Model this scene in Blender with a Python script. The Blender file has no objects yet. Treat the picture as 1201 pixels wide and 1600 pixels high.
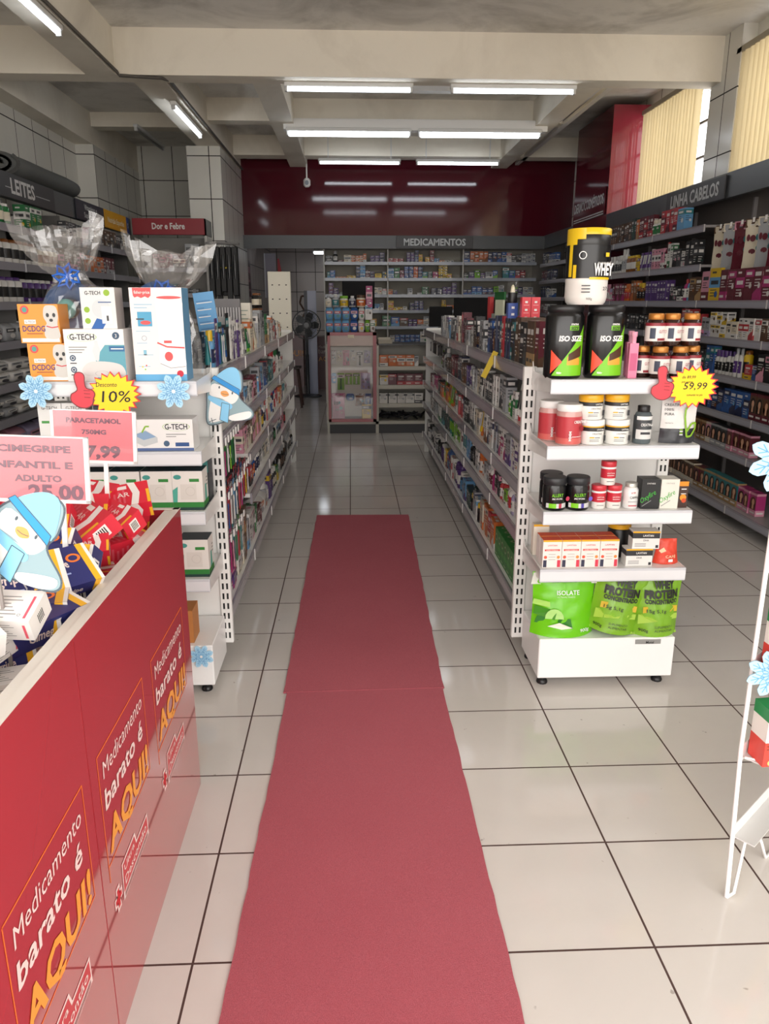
import bpy, math, random
from mathutils import Matrix, Vector
R_=math.radians; PI=math.pi
rnd=random.Random(7)
C=bpy.context.scene.collection
sc=bpy.context.scene
# ---------------------------------------------------------------- camera, sky, exposure
cam_d=bpy.data.cameras.new('camera'); cam_d.lens=1180/1600*36; cam_d.sensor_width=36; cam_d.clip_end=100
cam=bpy.data.objects.new('camera',cam_d); C.objects.link(cam)
cam.location=(0,0,1.671); cam.rotation_euler=(R_(90-15.534),0,R_(-2.4546)); sc.camera=cam
sc.view_settings.view_transform='Standard'; sc.view_settings.look='None'
sc.view_settings.gamma=1; sc.view_settings.use_curve_mapping=False
sc.view_settings.exposure=0.74
TUBE=2.4; SKY=3.0
W=bpy.data.worlds.new('overcast_sky'); sc.world=W; W.use_nodes=True
bg=W.node_tree.nodes['Background']; bg.inputs[0].default_value=(1.0,0.955,0.915,1); bg.inputs[1].default_value=SKY
def portal(loc,rot,sx,sy):
    l=bpy.data.lights.new('daylight_portal','AREA'); l.shape='RECTANGLE'; l.size=sx; l.size_y=sy
    l.cycles.is_portal=True
    o=bpy.data.objects.new('daylight_portal',l); C.objects.link(o); o.location=loc; o.rotation_euler=rot
portal((0,-0.62,1.6),(R_(90),0,0),7.0,3.2)
# ---------------------------------------------------------------- materials
def lin(h):
    h=h.lstrip('#'); v=[int(h[i:i+2],16)/255 for i in (0,2,4)]
    return tuple((c/12.92 if c<=.04045 else ((c+.055)/1.055)**2.4) for c in v)+(1,)
_M={}
def mat(h,rough=.5,metal=0,coat=0,name=None,emit=0):
    k=(h,rough,metal,coat,emit)
    if k in _M: return _M[k]
    m=bpy.data.materials.new(name or 'surface_'+h.strip('#')); m.use_nodes=True
    b=m.node_tree.nodes['Principled BSDF']; b.inputs['Base Color'].default_value=lin(h)
    b.inputs['Roughness'].default_value=rough; b.inputs['Metallic'].default_value=metal
    if coat: b.inputs['Coat Weight'].default_value=coat; b.inputs['Coat Roughness'].default_value=.05
    if emit:
        b.inputs['Emission Color'].default_value=lin(h); b.inputs['Emission Strength'].default_value=emit
    _M[k]=m; return m
class NT:
    def __init__(s,name):
        s.m=bpy.data.materials.new(name); s.m.use_nodes=True; s.t=s.m.node_tree; s.b=s.t.nodes['Principled BSDF']
    def n(s,ty,**kw):
        n=s.t.nodes.new(ty)
        for k,v in kw.items(): setattr(n,k,v)
        return n
    def l(s,a,b): s.t.links.new(a,b)
    def math(s,op,a,b=None,c=None):
        n=s.n('ShaderNodeMath',operation=op)
        for i,v in enumerate((a,b,c)):
            if v is None: continue
            if isinstance(v,(int,float)): n.inputs[i].default_value=v
            else: s.l(v,n.inputs[i])
        return n.outputs[0]
    def noise(s,scale,detail=3,rough=.5,vec=None,dist=0):
        n=s.n('ShaderNodeTexNoise'); n.inputs['Scale'].default_value=scale; n.inputs['Detail'].default_value=detail
        n.inputs['Roughness'].default_value=rough; n.inputs['Distortion'].default_value=dist
        if vec is None:
            g=s.n('ShaderNodeNewGeometry'); vec=g.outputs['Position']
        s.l(vec,n.inputs['Vector']); return n.outputs['Fac']
    def mix(s,f,a,b):
        n=s.n('ShaderNodeMix',data_type='RGBA')
        if isinstance(f,(int,float)): n.inputs[0].default_value=f
        else: s.l(f,n.inputs[0])
        for i,v in ((6,a),(7,b)):
            if isinstance(v,tuple): n.inputs[i].default_value=v
            else: s.l(v,n.inputs[i])
        return n.outputs[2]
    def ramp(s,f,lo,hi):
        n=s.n('ShaderNodeMapRange'); n.inputs[1].default_value=lo; n.inputs[2].default_value=hi; s.l(f,n.inputs[0]); return n.outputs[0]
    def bump(s,h,st,dist=.002):
        n=s.n('ShaderNodeBump'); n.inputs['Strength'].default_value=st; n.inputs['Distance'].default_value=dist
        s.l(h,n.inputs['Height']); s.l(n.outputs[0],s.b.inputs['Normal'])
def tiles(name,base,grout,sx,sy,sz,ox,oy,oz,w,rough,var=.05,floor=False):
    q=NT(name); g=q.n('ShaderNodeNewGeometry')
    p=q.n('ShaderNodeSeparateXYZ'); q.l(g.outputs['Position'],p.inputs[0])
    nn=q.n('ShaderNodeSeparateXYZ'); q.l(g.outputs['True Normal'],nn.inputs[0])
    line=None; cells=[]
    for i,(s_,o_) in enumerate(((sx,ox),(sy,oy),(sz,oz))):
        a=q.math('DIVIDE',q.math('SUBTRACT',p.outputs[i],o_),s_)
        fr=q.math('FRACT',a); cells.append(q.math('FLOOR',a))
        d=q.math('MINIMUM',fr,q.math('SUBTRACT',1.0,fr))
        l=q.math('LESS_THAN',d,w/2/s_)
        msk=q.math('LESS_THAN',q.math('ABSOLUTE',nn.outputs[i]),.5)
        l=q.math('MULTIPLY',l,msk)
        line=l if line is None else q.math('MAXIMUM',line,l)
    cb=q.n('ShaderNodeCombineXYZ')
    for i in range(3): q.l(cells[i],cb.inputs[i])
    wn=q.n('ShaderNodeTexWhiteNoise'); q.l(cb.outputs[0],wn.inputs[0])
    b=lin(base); d=tuple(c*(1-var*2.2) for c in b[:3])+(1,)
    col=q.mix(wn.outputs[0] if not floor else q.math('MULTIPLY',wn.outputs[0],.6),b,d)
    ns=q.noise(3.2,6,.65,None,.6); col=q.mix(q.math('MULTIPLY',q.ramp(ns,.35,.75),.35),col,tuple(c*.86 for c in b[:3])+(1,))
    if floor:
        sp=q.noise(26,2); dirt=q.ramp(sp,.74,.78); col=q.mix(q.math('MULTIPLY',dirt,.5),col,lin('#6b5f55'))
    col=q.mix(line,col,lin(grout)); q.l(col,q.b.inputs['Base Color'])
    r=q.math('ADD',q.math('MULTIPLY',line,.6),rough); r=q.math('ADD',r,q.math('MULTIPLY',q.noise(2.3,4),.06)); q.l(r,q.b.inputs['Roughness'])
    q.bump(q.math('SUBTRACT',1.0,line),.5,.001)
    return q.m
FLOOR=tiles('glazed_floor_tile','#d2cdc7','#4a3530',.41,.41,9,-.024,-.03,.37,.0065,.07,.03,True)
WALLT=tiles('white_wall_tile','#e2e0d8','#26221f',.47,.47,.53,.03,.11,.35,.012,.18)
BACKT=tiles('back_room_tile','#b5a8a2','#2a2522',.42,.42,.42,.06,0,.21,.012,.2)
def plaster(name,c1,c2):
    q=NT(name); n1=q.noise(.9,6,.6,None,.8); n2=q.noise(5,4,.7)
    col=q.mix(q.ramp(n1,.47,.72),lin(c1),lin(c2)); col=q.mix(q.math('MULTIPLY',q.ramp(n2,.5,.8),.25),col,lin(c2))
    q.l(col,q.b.inputs['Base Color']); q.b.inputs['Roughness'].default_value=.75; q.bump(q.noise(60,3),.15,.003); return q.m
CEIL=plaster('aged_white_ceiling_paint','#e9e6e0','#a9a59d'); BEAMM=plaster('cream_beam_paint','#f0e9da','#ddd5c5')
BLIND=None
def carpet_mat():
    q=NT('red_needle_felt_carpet'); n=q.noise(420,3,.7); n2=q.noise(90,3,.6); n3=q.noise(2.2,4,.6)
    col=q.mix(q.ramp(n,.3,.7),lin('#94404c'),lin('#cb6a76')); col=q.mix(q.math('MULTIPLY',q.ramp(n2,.35,.7),.5),col,lin('#b8545f'))
    col=q.mix(q.math('MULTIPLY',q.ramp(n3,.3,.7),.25),col,lin('#a4424f'))
    q.l(col,q.b.inputs['Base Color']); q.b.inputs['Roughness'].default_value=.95
    q.b.inputs['Sheen Weight'].default_value=.35; q.b.inputs['Sheen Tint'].default_value=lin('#d98a94')
    q.bump(q.math('ADD',n,q.math('MULTIPLY',n2,.6)),.9,.004); return q.m
CARPET=carpet_mat()
REDG=mat('#521722',.07,0,0,'glossy_wine_panel'); REDB=mat('#b5323b',.05,0,1,'glossy_red_bin_panel'); REDB.node_tree.nodes['Principled BSDF'].inputs['IOR'].default_value=1.7; REDB.node_tree.nodes['Principled BSDF'].inputs['Coat IOR'].default_value=1.75
WMET=mat('#e4e3e0',.3,0,.2,'white_enamelled_steel'); RAIL=mat('#8f8a92',.25,0,.3,'grey_price_rail'); RAILW=mat('#c9cbd0',.2,0,.3,'clear_grey_rail')
GREY=mat('#45484b',.35,0,0,'charcoal_fascia'); GREYD=mat('#2d2c2e',.4,0,0,'dark_sign_board')
BLACK=mat('#121214',.35); WHITE=mat('#ecebe8',.45); SLOT=mat('#1b1a1a',.8); CHROME=mat('#b8b8bb',.25,1)
PAPER=mat('#f1efec',.6)
def glassy(name,col,tr,gl=.06,rough=.08):
    m=bpy.data.materials.new(name); m.use_nodes=True; t=m.node_tree; t.nodes.clear()
    o=t.nodes.new('ShaderNodeOutputMaterial'); a=t.nodes.new('ShaderNodeBsdfTransparent'); a.inputs[0].default_value=col
    g=t.nodes.new('ShaderNodeBsdfGlossy'); g.inputs['Roughness'].default_value=rough; g.inputs[0].default_value=(1,1,1,1)
    f=t.nodes.new('ShaderNodeFresnel'); f.inputs[0].default_value=1.5
    d=t.nodes.new('ShaderNodeBsdfDiffuse'); d.inputs[0].default_value=(.85,.85,.85,1)
    ma=t.nodes.new('ShaderNodeMath'); ma.operation='ADD'; ma.inputs[1].default_value=gl; ge=t.nodes.new('ShaderNodeNewGeometry'); iv=t.nodes.new('ShaderNodeMath'); iv.operation='SUBTRACT'; iv.inputs[0].default_value=1; t.links.new(ge.outputs['Backfacing'],iv.inputs[1]); mu=t.nodes.new('ShaderNodeMath'); mu.operation='MULTIPLY'; t.links.new(f.outputs[0],mu.inputs[0]); t.links.new(iv.outputs[0],mu.inputs[1]); t.links.new(mu.outputs[0],ma.inputs[0])
    mx=t.nodes.new('ShaderNodeMixShader'); t.links.new(ma.outputs[0],mx.inputs[0]); t.links.new(a.outputs[0],mx.inputs[1]); t.links.new(g.outputs[0],mx.inputs[2])
    m2=t.nodes.new('ShaderNodeMixShader'); m2.inputs[0].default_value=1-tr; t.links.new(mx.outputs[0],m2.inputs[1]); t.links.new(d.outputs[0],m2.inputs[2])
    t.links.new(m2.outputs[0],o.inputs[0]); return m
CELLO=glassy('crinkled_cellophane',(.95,.95,.95,1),.965,.06,.07); CLEAR=glassy('clear_plastic',(.97,.97,.98,1),.985,0,.03)
# ---------------------------------------------------------------- mesh building
_T={}
def textmesh(s,bold=0.0,sp=1.0):
    k=(s,bold,sp)
    if k in _T: return _T[k]
    cu=bpy.data.curves.new('lettering','FONT'); cu.body=s; cu.size=1; cu.offset=bold; cu.resolution_u=2; cu.space_character=sp
    ob=bpy.data.objects.new('lettering',cu); C.objects.link(ob)
    dg=bpy.context.evaluated_depsgraph_get(); me=ob.evaluated_get(dg).to_mesh()
    v=[(a.co.x,a.co.y) for a in me.vertices]; f=[tuple(p.vertices) for p in me.polygons]
    ob.evaluated_get(dg).to_mesh_clear(); bpy.data.objects.remove(ob); bpy.data.curves.remove(cu)
    xs=[p[0] for p in v]; ys=[p[1] for p in v]
    _T[k]=(v,f,min(xs),max(xs),min(ys),max(ys)); return _T[k]
I4=Matrix.Identity(4)
def T(x,y,z): return Matrix.Translation((x,y,z))
def RZ(a): return Matrix.Rotation(R_(a),4,'Z')
def RX(a): return Matrix.Rotation(R_(a),4,'X')
def RY(a): return Matrix.Rotation(R_(a),4,'Y')
def SC(x,y,z): return Matrix.Diagonal((x,y,z,1))
class MB:
    def __init__(s): s.v=[]; s.f=[]; s.mi=[]; s.sm=[]; s.mats=[]
    def _m(s,m):
        if m not in s.mats: s.mats.append(m)
        return s.mats.index(m)
    def add(s,vs,fs,m,M=None,smooth=False):
        o=len(s.v); i=s._m(m)
        for p in vs:
            p=Vector(p) if len(p)==3 else Vector((p[0],p[1],0))
            s.v.append(tuple(M@p) if M is not None else tuple(p))
        for f in fs: s.f.append(tuple(a+o for a in f)); s.mi.append(i); s.sm.append(smooth)
        return s
    def box(s,x0,y0,z0,x1,y1,z1,m,M=None):
        vs=[(x,y,z) for x in (x0,x1) for y in (y0,y1) for z in (z0,z1)]
        return s.add(vs,[(0,1,3,2),(4,6,7,5),(0,4,5,1),(2,3,7,6),(0,2,6,4),(1,5,7,3)],m,M)
    def rbox(s,x0,y0,z0,x1,y1,z1,m,r=.004,M=None):   # box with chamfered edges
        xs=(x0,x1); ys=(y0,y1); zs=(z0,z1); vs=[]; idx={}
        def sg(k,a): return r if k==0 else -r
        for i in (0,1):
            for j in (0,1):
                for k in (0,1):
                    for ax in range(3):
                        p=[xs[i]+sg(i,0),ys[j]+sg(j,0),zs[k]+sg(k,0)]; p[ax]=(xs,ys,zs)[ax][(i,j,k)[ax]]
                        idx[(i,j,k,ax)]=len(vs); vs.append(tuple(p))
        fs=[]
        for ax in range(3):
            o1,o2=[a for a in range(3) if a!=ax]
            for s0 in (0,1):
                q=[]
                for a,b in ((0,0),(1,0),(1,1),(0,1)):
                    c=[0,0,0]; c[ax]=s0; c[o1]=a; c[o2]=b; q.append(idx[(*c,ax)])
                fs.append(tuple(q))
            for a in (0,1):
                for b in (0,1):
                    c0=[0,0,0]; c0[o1]=a; c0[o2]=b; c1=c0[:]; c1[ax]=1
                    fs.append((idx[(*c0,o1)],idx[(*c0,o2)],idx[(*c1,o2)],idx[(*c1,o1)]))
        for i in (0,1):
            for j in (0,1):
                for k in (0,1): fs.append(tuple(idx[(i,j,k,a)] for a in range(3)))
        return s.add(vs,fs,m,M)
    def rect(s,u0,v0,u1,v1,m,M=None,lift=0): return s.add([(u0,v0,lift),(u1,v0,lift),(u1,v1,lift),(u0,v1,lift)],[(0,1,2,3)],m,M)
    def poly(s,pts,m,M=None,lift=0): return s.add([(a,b,lift) for a,b in pts],[tuple(range(len(pts)))],m,M)
    def disc(s,u,v,ru,rv,m,M=None,lift=0,seg=20,a0=0): return s.poly([(u+ru*math.cos(2*PI*i/seg+a0),v+rv*math.sin(2*PI*i/seg+a0)) for i in range(seg)],m,M,lift)
    def ring(s,u,v,r0,r1,m,M=None,lift=0,seg=24,ky=1):
        vs=[]; fs=[]
        for i in range(seg):
            a=2*PI*i/seg; vs+= [(u+r0*math.cos(a),v+r0*ky*math.sin(a),lift),(u+r1*math.cos(a),v+r1*ky*math.sin(a),lift)]
            j=(i+1)%seg; fs.append((2*i,2*i+1,2*j+1,2*j))
        return s.add(vs,fs,m,M)
    def line(s,pts,w,m,M=None,lift=0):
        for (a,b),(c,d) in zip(pts,pts[1:]):
            L=math.hypot(c-a,d-b) or 1; nx,ny=-(d-b)/L*w/2,(c-a)/L*w/2
            s.add([(a+nx,b+ny,lift),(a-nx,b-ny,lift),(c-nx,d-ny,lift),(c+nx,d+ny,lift)],[(0,1,2,3)],m,M)
        return s
    def prism(s,pts,t,m,M=None,mside=None):
        n=len(pts); vs=[(a,b,0) for a,b in pts]+[(a,b,t) for a,b in pts]
        s.add(vs,[tuple(range(n-1,-1,-1)),tuple(range(n,2*n))],m,M)
        return s.add(vs,[(i,(i+1)%n,(i+1)%n+n,i+n) for i in range(n)],mside or m,M)
    def lathe(s,prof,m,M=None,seg=16,sx=1,sy=1,cap=True,smooth=True):
        vs=[]; fs=[]
        for r,z in prof:
            for i in range(seg):
                a=2*PI*i/seg; vs.append((r*sx*math.cos(a),r*sy*math.sin(a),z))
        for k in range(len(prof)-1):
            for i in range(seg):
                j=(i+1)%seg; fs.append((k*seg+i,k*seg+j,(k+1)*seg+j,(k+1)*seg+i))
        s.add(vs,fs,m,M,smooth)
        if cap:
            n=(len(prof)-1)*seg; s.add(vs,[tuple(range(seg-1,-1,-1)),tuple(range(n,n+seg))],m,M)
        return s
    def arc(s,r,z0,z1,a0,a1,m,M=None,seg=10):        # label wrapped on a cylinder, angles from -Y in degrees
        vs=[]; fs=[]
        for i in range(seg+1):
            a=R_(a0+(a1-a0)*i/seg-90); vs+=[(r*math.cos(a),r*math.sin(a),z0),(r*math.cos(a),r*math.sin(a),z1)]
            if i<seg: fs.append((2*i,2*i+2,2*i+3,2*i+1))
        return s.add(vs,fs,m,M,True)
    def tube(s,pts,r,m,M=None,seg=8):
        P=[Vector(p) for p in pts]; vs=[]; fs=[]; n=len(P)
        for i,p in enumerate(P):
            d=(P[min(i+1,n-1)]-P[max(i-1,0)]).normalized(); u=d.orthogonal().normalized() if i==0 else (u-d*u.dot(d)).normalized(); w=d.cross(u)
            for k in range(seg):
                a=2*PI*k/seg; q=p+(u*math.cos(a)+w*math.sin(a))*r; vs.append(tuple(q))
        for i in range(n-1):
            for k in range(seg): j=(k+1)%seg; fs.append((i*seg+k,i*seg+j,(i+1)*seg+j,(i+1)*seg+k))
        s.add(vs,fs,m,M,True); return s.add(vs,[tuple(range(seg-1,-1,-1)),tuple(range((n-1)*seg,n*seg))],m,M)
    def text(s,t,x,y,h,m,M=None,bold=0,w=None,align='c',lift=.0006,curve=None,sp=1.0,shear=0,italic=None):
        v,f,a,b,c,d=textmesh(t,bold,sp); k=h/.72; kx=k if w is None else w/(b-a)
        x0={'c':(a+b)/2,'l':a,'r':b}[align]
        pts=[((p[0]-x0)*kx+shear*p[1]*k+x,p[1]*k+y,lift) for p in v]
        if curve: pts=[(curve*math.sin(p[0]/curve),p[1],-(curve-curve*math.cos(p[0]/curve))+p[2]) for p in pts]
        return s.add(pts,f,m,M)
    def mesh(s,name):
        me=bpy.data.meshes.new(name); me.from_pydata(s.v,[],s.f)
        for m in s.mats: me.materials.append(m)
        me.polygons.foreach_set('material_index',s.mi); me.polygons.foreach_set('use_smooth',s.sm); me.update(); return me
    def build(s,name,parent=None,M=None,label=None):
        o=bpy.data.objects.new(name,s.mesh(name)); C.objects.link(o)
        if parent is not None: o.parent=parent
        if M is not None: o.matrix_local=M
        if label: o['label']=label
        return o
def tag(o,label,cat,group=None):
    o['label']=label; o['category']=cat
    if group: o['group']=group
    return o
def thing(name,label,cat,M=I4,group=None):
    o=bpy.data.objects.new(name,None); C.objects.link(o); o.empty_display_size=.05; o.matrix_world=M; return tag(o,label,cat,group)
def struct(name,mb):
    o=mb.build(name); o['kind']='structure'; return o
FRONT=RX(90)      # decal plane (u,v) -> (x,z) facing -Y
def fr(y): return T(0,-y,0)@FRONT
# ---------------------------------------------------------------- room shell
XL,XR=-3.56,3.6; ZC=4.03; YF=-.5; YB=12.95
struct('floor',MB().box(-3.9,YF,-.1,3.9,18,0,FLOOR))
struct('pavement',MB().box(-12,-14,-.25,12,YF,-.06,mat('#9c968e',.8)))
struct('ceiling',MB().box(-3.9,YF,ZC,3.9,18,ZC+.15,CEIL))
struct('wall_left',MB().box(XL-.2,YF,0,XL,18,ZC,WALLT))
b=MB()   # right wall with two window openings
for y0,y1,z0,z1 in ((YF,1.2,0,ZC),(1.2,7.32,0,2.45),(1.2,7.32,3.82,ZC),(7.32,7.98,0,ZC),(7.98,9.75,0,2.45),(7.98,9.75,3.82,ZC),(9.75,18,0,ZC)):
    b.box(XR,y0,z0,XR+.2,y1,z1,WALLT)
struct('wall_right',b)
struct('wall_front',MB().box(-3.9,YF-.15,3.2,3.9,YF,ZC,BEAMM).box(-3.9,YF-.15,0,-3.4,YF,3.2,WALLT).box(3.4,YF-.15,0,3.9,YF,3.2,WALLT))
# far end: dark red header over the opening, tiled back room behind
struct('wall_back',MB().box(-1.785,YB,2.69,XR,YB+.12,ZC-.2,REDG).box(-.42,YB+.32,0,XR,YB+.42,2.69,mat('#77726c',.6)))
struct('wall_back_left',MB().box(XL,13.1,0,-1.7,13.25,ZC,WALLT))
struct('wall_rear',MB().box(-3.9,17.6,0,3.9,17.75,ZC,BACKT))
struct('wall_rear_side',MB().box(-1.9,13.25,0,-1.75,17.6,ZC,BACKT))
struct('column',MB().box(-2.14,10.95,0,-1.70,13.1,3.65,WALLT))
struct('column_corner',MB().box(XL,10.9,0,-3.33,13.1,3.65,WALLT))
struct('column_wall',MB().box(3.47,7.38,2.4,XR,7.92,ZC,WALLT))
struct('column_red',MB().box(3.15,9.8,0,XR,11.25,3.93,REDG).box(3.149,9.795,0,XR,9.8,3.93,mat('#8a2f3c',.08,name='wine_panel_painted_reflection')))  # front face: bright storefront reflection painted in as a lighter red
# beams
def beam(n,x0,y0,z0,x1,y1,m=BEAMM): return struct(n,MB().box(x0,y0,z0,x1,y1,ZC,m))
beam('ceiling_beam_cross',XL,7.72,3.65,XR,7.97)
beam('ceiling_beam_left',-2.365,YF,3.65,-2.10,7.72)
beam('ceiling_beam_column',-2.0,7.97,3.65,-1.70,13.1)
beam('ceiling_beam_wall',XL,YF,3.65,-3.33,13.1)
beam('ceiling_beam_rear_left',-3.33,10.9,3.86,-2.0,11.15)
beam('ceiling_beam_aisle',-.93,7.97,3.72,-.66,12.95)
beam('ceiling_beam_middle',-1.7,10.1,3.78,2.62,10.32)
beam('ceiling_beam_end',-1.7,12.2,3.76,XR,12.5)
beam('ceiling_beam_right',2.25,7.97,3.72,2.5,12.95)
struct('trim_ceiling',MB().box(2.62,7.97,3.76,2.68,12.9,3.80,WHITE).box(-.3,9.3,3.93,1.9,9.42,4.03,WHITE))
for n,(y0,y1) in enumerate(((1.2,7.32),(7.98,9.75))):      # window frames with panes
    f=MB(); k=max(2,round((y1-y0)/.88))
    for i in range(k+1): yy=y0+(y1-y0)*i/k; f.box(XR+.08,yy-.012,2.45,XR+.11,yy+.012,3.82,BLACK)
    for i in range(5): zz=2.45+(3.82-2.45)*i/4; f.box(XR+.08,y0,zz-.012,XR+.11,y1,zz+.012,BLACK)
    f.box(XR+.094,y0,2.45,XR+.098,y1,3.82,CLEAR)
    struct('window_%d'%(n+1),f)
portal((XR+.16,4.3,3.13),(0,R_(90),0),1.37,6.1); portal((XR+.16,8.86,3.13),(0,R_(90),0),1.37,1.77)
# vertical blinds
def blind_mat():
    q=NT('cream_blind_fabric'); q.t.nodes.remove(q.b); o=q.t.nodes['Material Output']
    d=q.n('ShaderNodeBsdfDiffuse'); d.inputs[0].default_value=lin('#d8cbb0'); tr=q.n('ShaderNodeBsdfTranslucent'); tr.inputs[0].default_value=lin('#e0cfa2')
    mx=q.n('ShaderNodeMixShader'); mx.inputs[0].default_value=.38; q.l(d.outputs[0],mx.inputs[1]); q.l(tr.outputs[0],mx.inputs[2]); q.l(mx.outputs[0],o.inputs[0]); return q.m
BLIND=blind_mat()
def blinds(y0,y1,label):
    t=thing('vertical_blind',label,'blind',T(3.5,0,0),'cream vertical blinds at the right wall windows')
    MB().rbox(-.03,y0-.03,3.8,.03,y1+.03,3.85,mat('#a39a86',.5)).build('head_rail',t)
    n=int((y1-y0)/.082)
    for i in range(n):
        yy=y0+.04+i*.082; a=R_(90+rnd.uniform(20,30)); pts=[]
        vs=[];fs=[]
        for k in range(5):
            u=(k-2)/4*.105; c=.012*(1-(k-2)**2/4)
            x=math.cos(a)*u-math.sin(a)*c; y=math.sin(a)*u+math.cos(a)*c
            vs+=[(x,yy+y,2.62),(x,yy+y,3.8)]
            if k<4: fs.append((2*k,2*k+2,2*k+3,2*k+1))
        MB().add(vs,fs,BLIND,None,True).build('slat',t)
blinds(8.22,9.72,'cream vertical blind over the window beside the red column')
blinds(4.6,7.43,'cream vertical blind nearest the camera, right of the white tiled wall strip')
# ---------------------------------------------------------------- tube lights
TUBEM=mat('#f2f8ff',.3,0,0,'lit_fluorescent_tube',TUBE*3)
def tubelight(x0,y0,x1,y1,z,label,r=.016,wide=.06,lit=True,drop=0):
    L=math.hypot(x1-x0,y1-y0); a=math.degrees(math.atan2(y1-y0,x1-x0))
    t=thing('tube_light',label,'ceiling light',T((x0+x1)/2,(y0+y1)/2,z)@RZ(a),'fluorescent tube lights' if lit else None)
    MB().rbox(-L/2-.03,-wide/2,.02,L/2+.03,wide/2,.06,mat('#d9d9d6',.4),.006).build('housing',t)
    if drop:
        for sx in (-1,1): MB().box(-.006,-.006,.06,.006,.006,.06+drop,mat('#d9d9d6',.4),T(sx*L*.4,0,0)).build('hanger',t)
    MB().lathe([(r*.9,0),(r,.01),(r,L-.01),(r*.9,L)],TUBEM if lit else mat('#6d6d6b',.3),T(-L/2,0,0)@RY(90),12).build('tube',t)
    for sx in (-1,1): MB().rbox(-.012,-.02,-.02,.012,.02,.03,mat('#c4c4c2',.4),.003,T(sx*(L/2+.012),0,0)).build('lamp_holder',t)
    return t
tubelight(-.57,7.9,.58,7.9,3.59,'left lit tube on the nearest ceiling beam')
tubelight(.99,7.9,2.13,7.9,3.59,'right lit tube on the nearest ceiling beam')
tubelight(-.72,9.98,.72,9.98,3.62,'left of the two thick lit tubes on the middle beam',.032,.12)
tubelight(.86,9.98,2.30,9.98,3.62,'right of the two thick lit tubes on the middle beam',.032,.12)
tubelight(-.42,11.95,.72,11.95,3.62,'left lit tube farthest back, in front of the wine red wall',drop=.35)
tubelight(1.0,11.95,2.17,11.95,3.62,'right lit tube farthest back, in front of the wine red wall',drop=.35)
tubelight(-2.13,5.2,-2.13,6.4,3.58,'lit tube under the left beam, cut by the top left corner of the photo')
tubelight(-1.78,8.6,-1.78,10.0,3.58,'lit tube running lengthwise before the white tiled column')
tubelight(-2.68,10.6,-2.66,11.9,3.77,'switched-off tube lamp hanging in the dark recess left of the column',.016,.06,False)
struct('trim_lamp_bar',MB().box(-.78,9.95,3.66,2.4,10.08,3.78,WHITE))
c=MB()    # conduit along the beams
PIPE=mat('#55504a',.6)
c.tube([(-2.08,YF,3.67),(-2.08,7.7,3.67),(-2.06,7.71,3.64),(-1.69,7.74,3.63),(-1.67,7.98,3.67),(-1.67,12.9,3.67)],.014,PIPE,None,6)
tag(c.build('cable_conduit'),'dark cable conduit running along the left beam and stepping over to the column','conduit')
s=thing('motion_sensor','small white motion sensor hung below the beam in front of the wine red wall','sensor',T(-.66,12.7,3.45))
MB().lathe([(.03,-.06),(.055,-.03),(.055,.04),(.03,.07)],WHITE,None,14,1,.8).build('housing',s)
MB().disc(0,0,.03,.035,mat('#8b8f96',.2),fr(.05)).build('lens',s); MB().box(-.01,-.01,.06,.01,.01,.275,WHITE).build('bracket',s)
# ---------------------------------------------------------------- fascias and signs
FZ0,FZ1=2.51,2.71
struct('trim_fascia_back',MB().box(-1.785,12.85,2.50,3.15,12.9,2.70,GREY))
struct('trim_fascia_right',MB().box(3.15,1.0,FZ0,3.2,9.8,FZ1,GREY).box(3.2,1.0,FZ1-.02,XR,9.8,FZ1,GREY))
struct('trim_fascia_right_far',MB().box(3.15,11.25,FZ0,3.2,12.9,FZ1,GREY))
struct('trim_fascia_left',MB().box(-2.9,2.0,FZ0,-2.85,10.6,FZ1,GREY))
struct('trim_fascia_left_end',MB().box(-2.8,10.5,FZ0,-1.87,10.55,FZ1,GREY).box(-1.92,10.5,FZ0,-1.87,11.3,FZ1,GREY))
def sign(name,label,M,w,h,board,lines,tm,frame=0):
    o=thing(name,label,'sign',M)
    MB().rbox(-w/2,-.012,-h/2,w/2,.0,h/2,board,.003).build('board',o)
    b=MB()
    for (t,x,y,hh,ww) in lines: b.text(t,x,y,hh,tm,fr(.0125),.028,ww)
    b.build('lettering',o); return o
LETT=mat('#b9bbbb',.4)
sign('hanging_sign','dark sign reading MEDICAMENTOS on the back wall fascia',T(1.36,12.84,2.60),1.24,.19,GREYD,[('MEDICAMENTOS',0,-.05,.105,1.0)],LETT)
sign('shelf_sign','dark sign reading LINHA CABELOS on the right wall fascia',T(3.14,7.28,2.60)@RZ(-90),1.22,.19,GREYD,[('LINHA CABELOS',0,-.05,.11,1.0)],LETT)
sg=sign('shelf_sign','grey lettering DERMOCOSMÉTICOS on the side of the red column',T(3.145,10.53,2.88)@RZ(-90),1.36,.32,REDG,[('DERMOCOSMÉTICOS',0,-.03,.12,1.26)],LETT)
MB().rect(-.64,-.13,.64,-.115,LETT,fr(.0127)).rect(-.64,-.16,.64,-.145,LETT,fr(.0127)).build('underline',sg)
sg=sign('shelf_sign','dark sign reading LEITES on the left wall fascia',T(-2.845,7.2,2.61)@RZ(90),1.45,.2,GREYD,[('LEITES',0,-.055,.12,.5)],mat('#c9c9c9',.4))
MB().rect(-.36,-.02,-.25,-.014,LETT,fr(.0127)).rect(.27,-.02,.6,-.014,LETT,fr(.0127)).build('underline',sg)
sign('shelf_sign','dark navy sign reading Vitaminas e Suplementos on the left wall fascia',T(-2.845,8.98,2.61)@RZ(90),.92,.2,mat('#1b1b2c',.4),[('Vitaminas e',0,.015,.055,.42),('Suplementos',0,-.065,.055,.46)],LETT)
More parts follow.
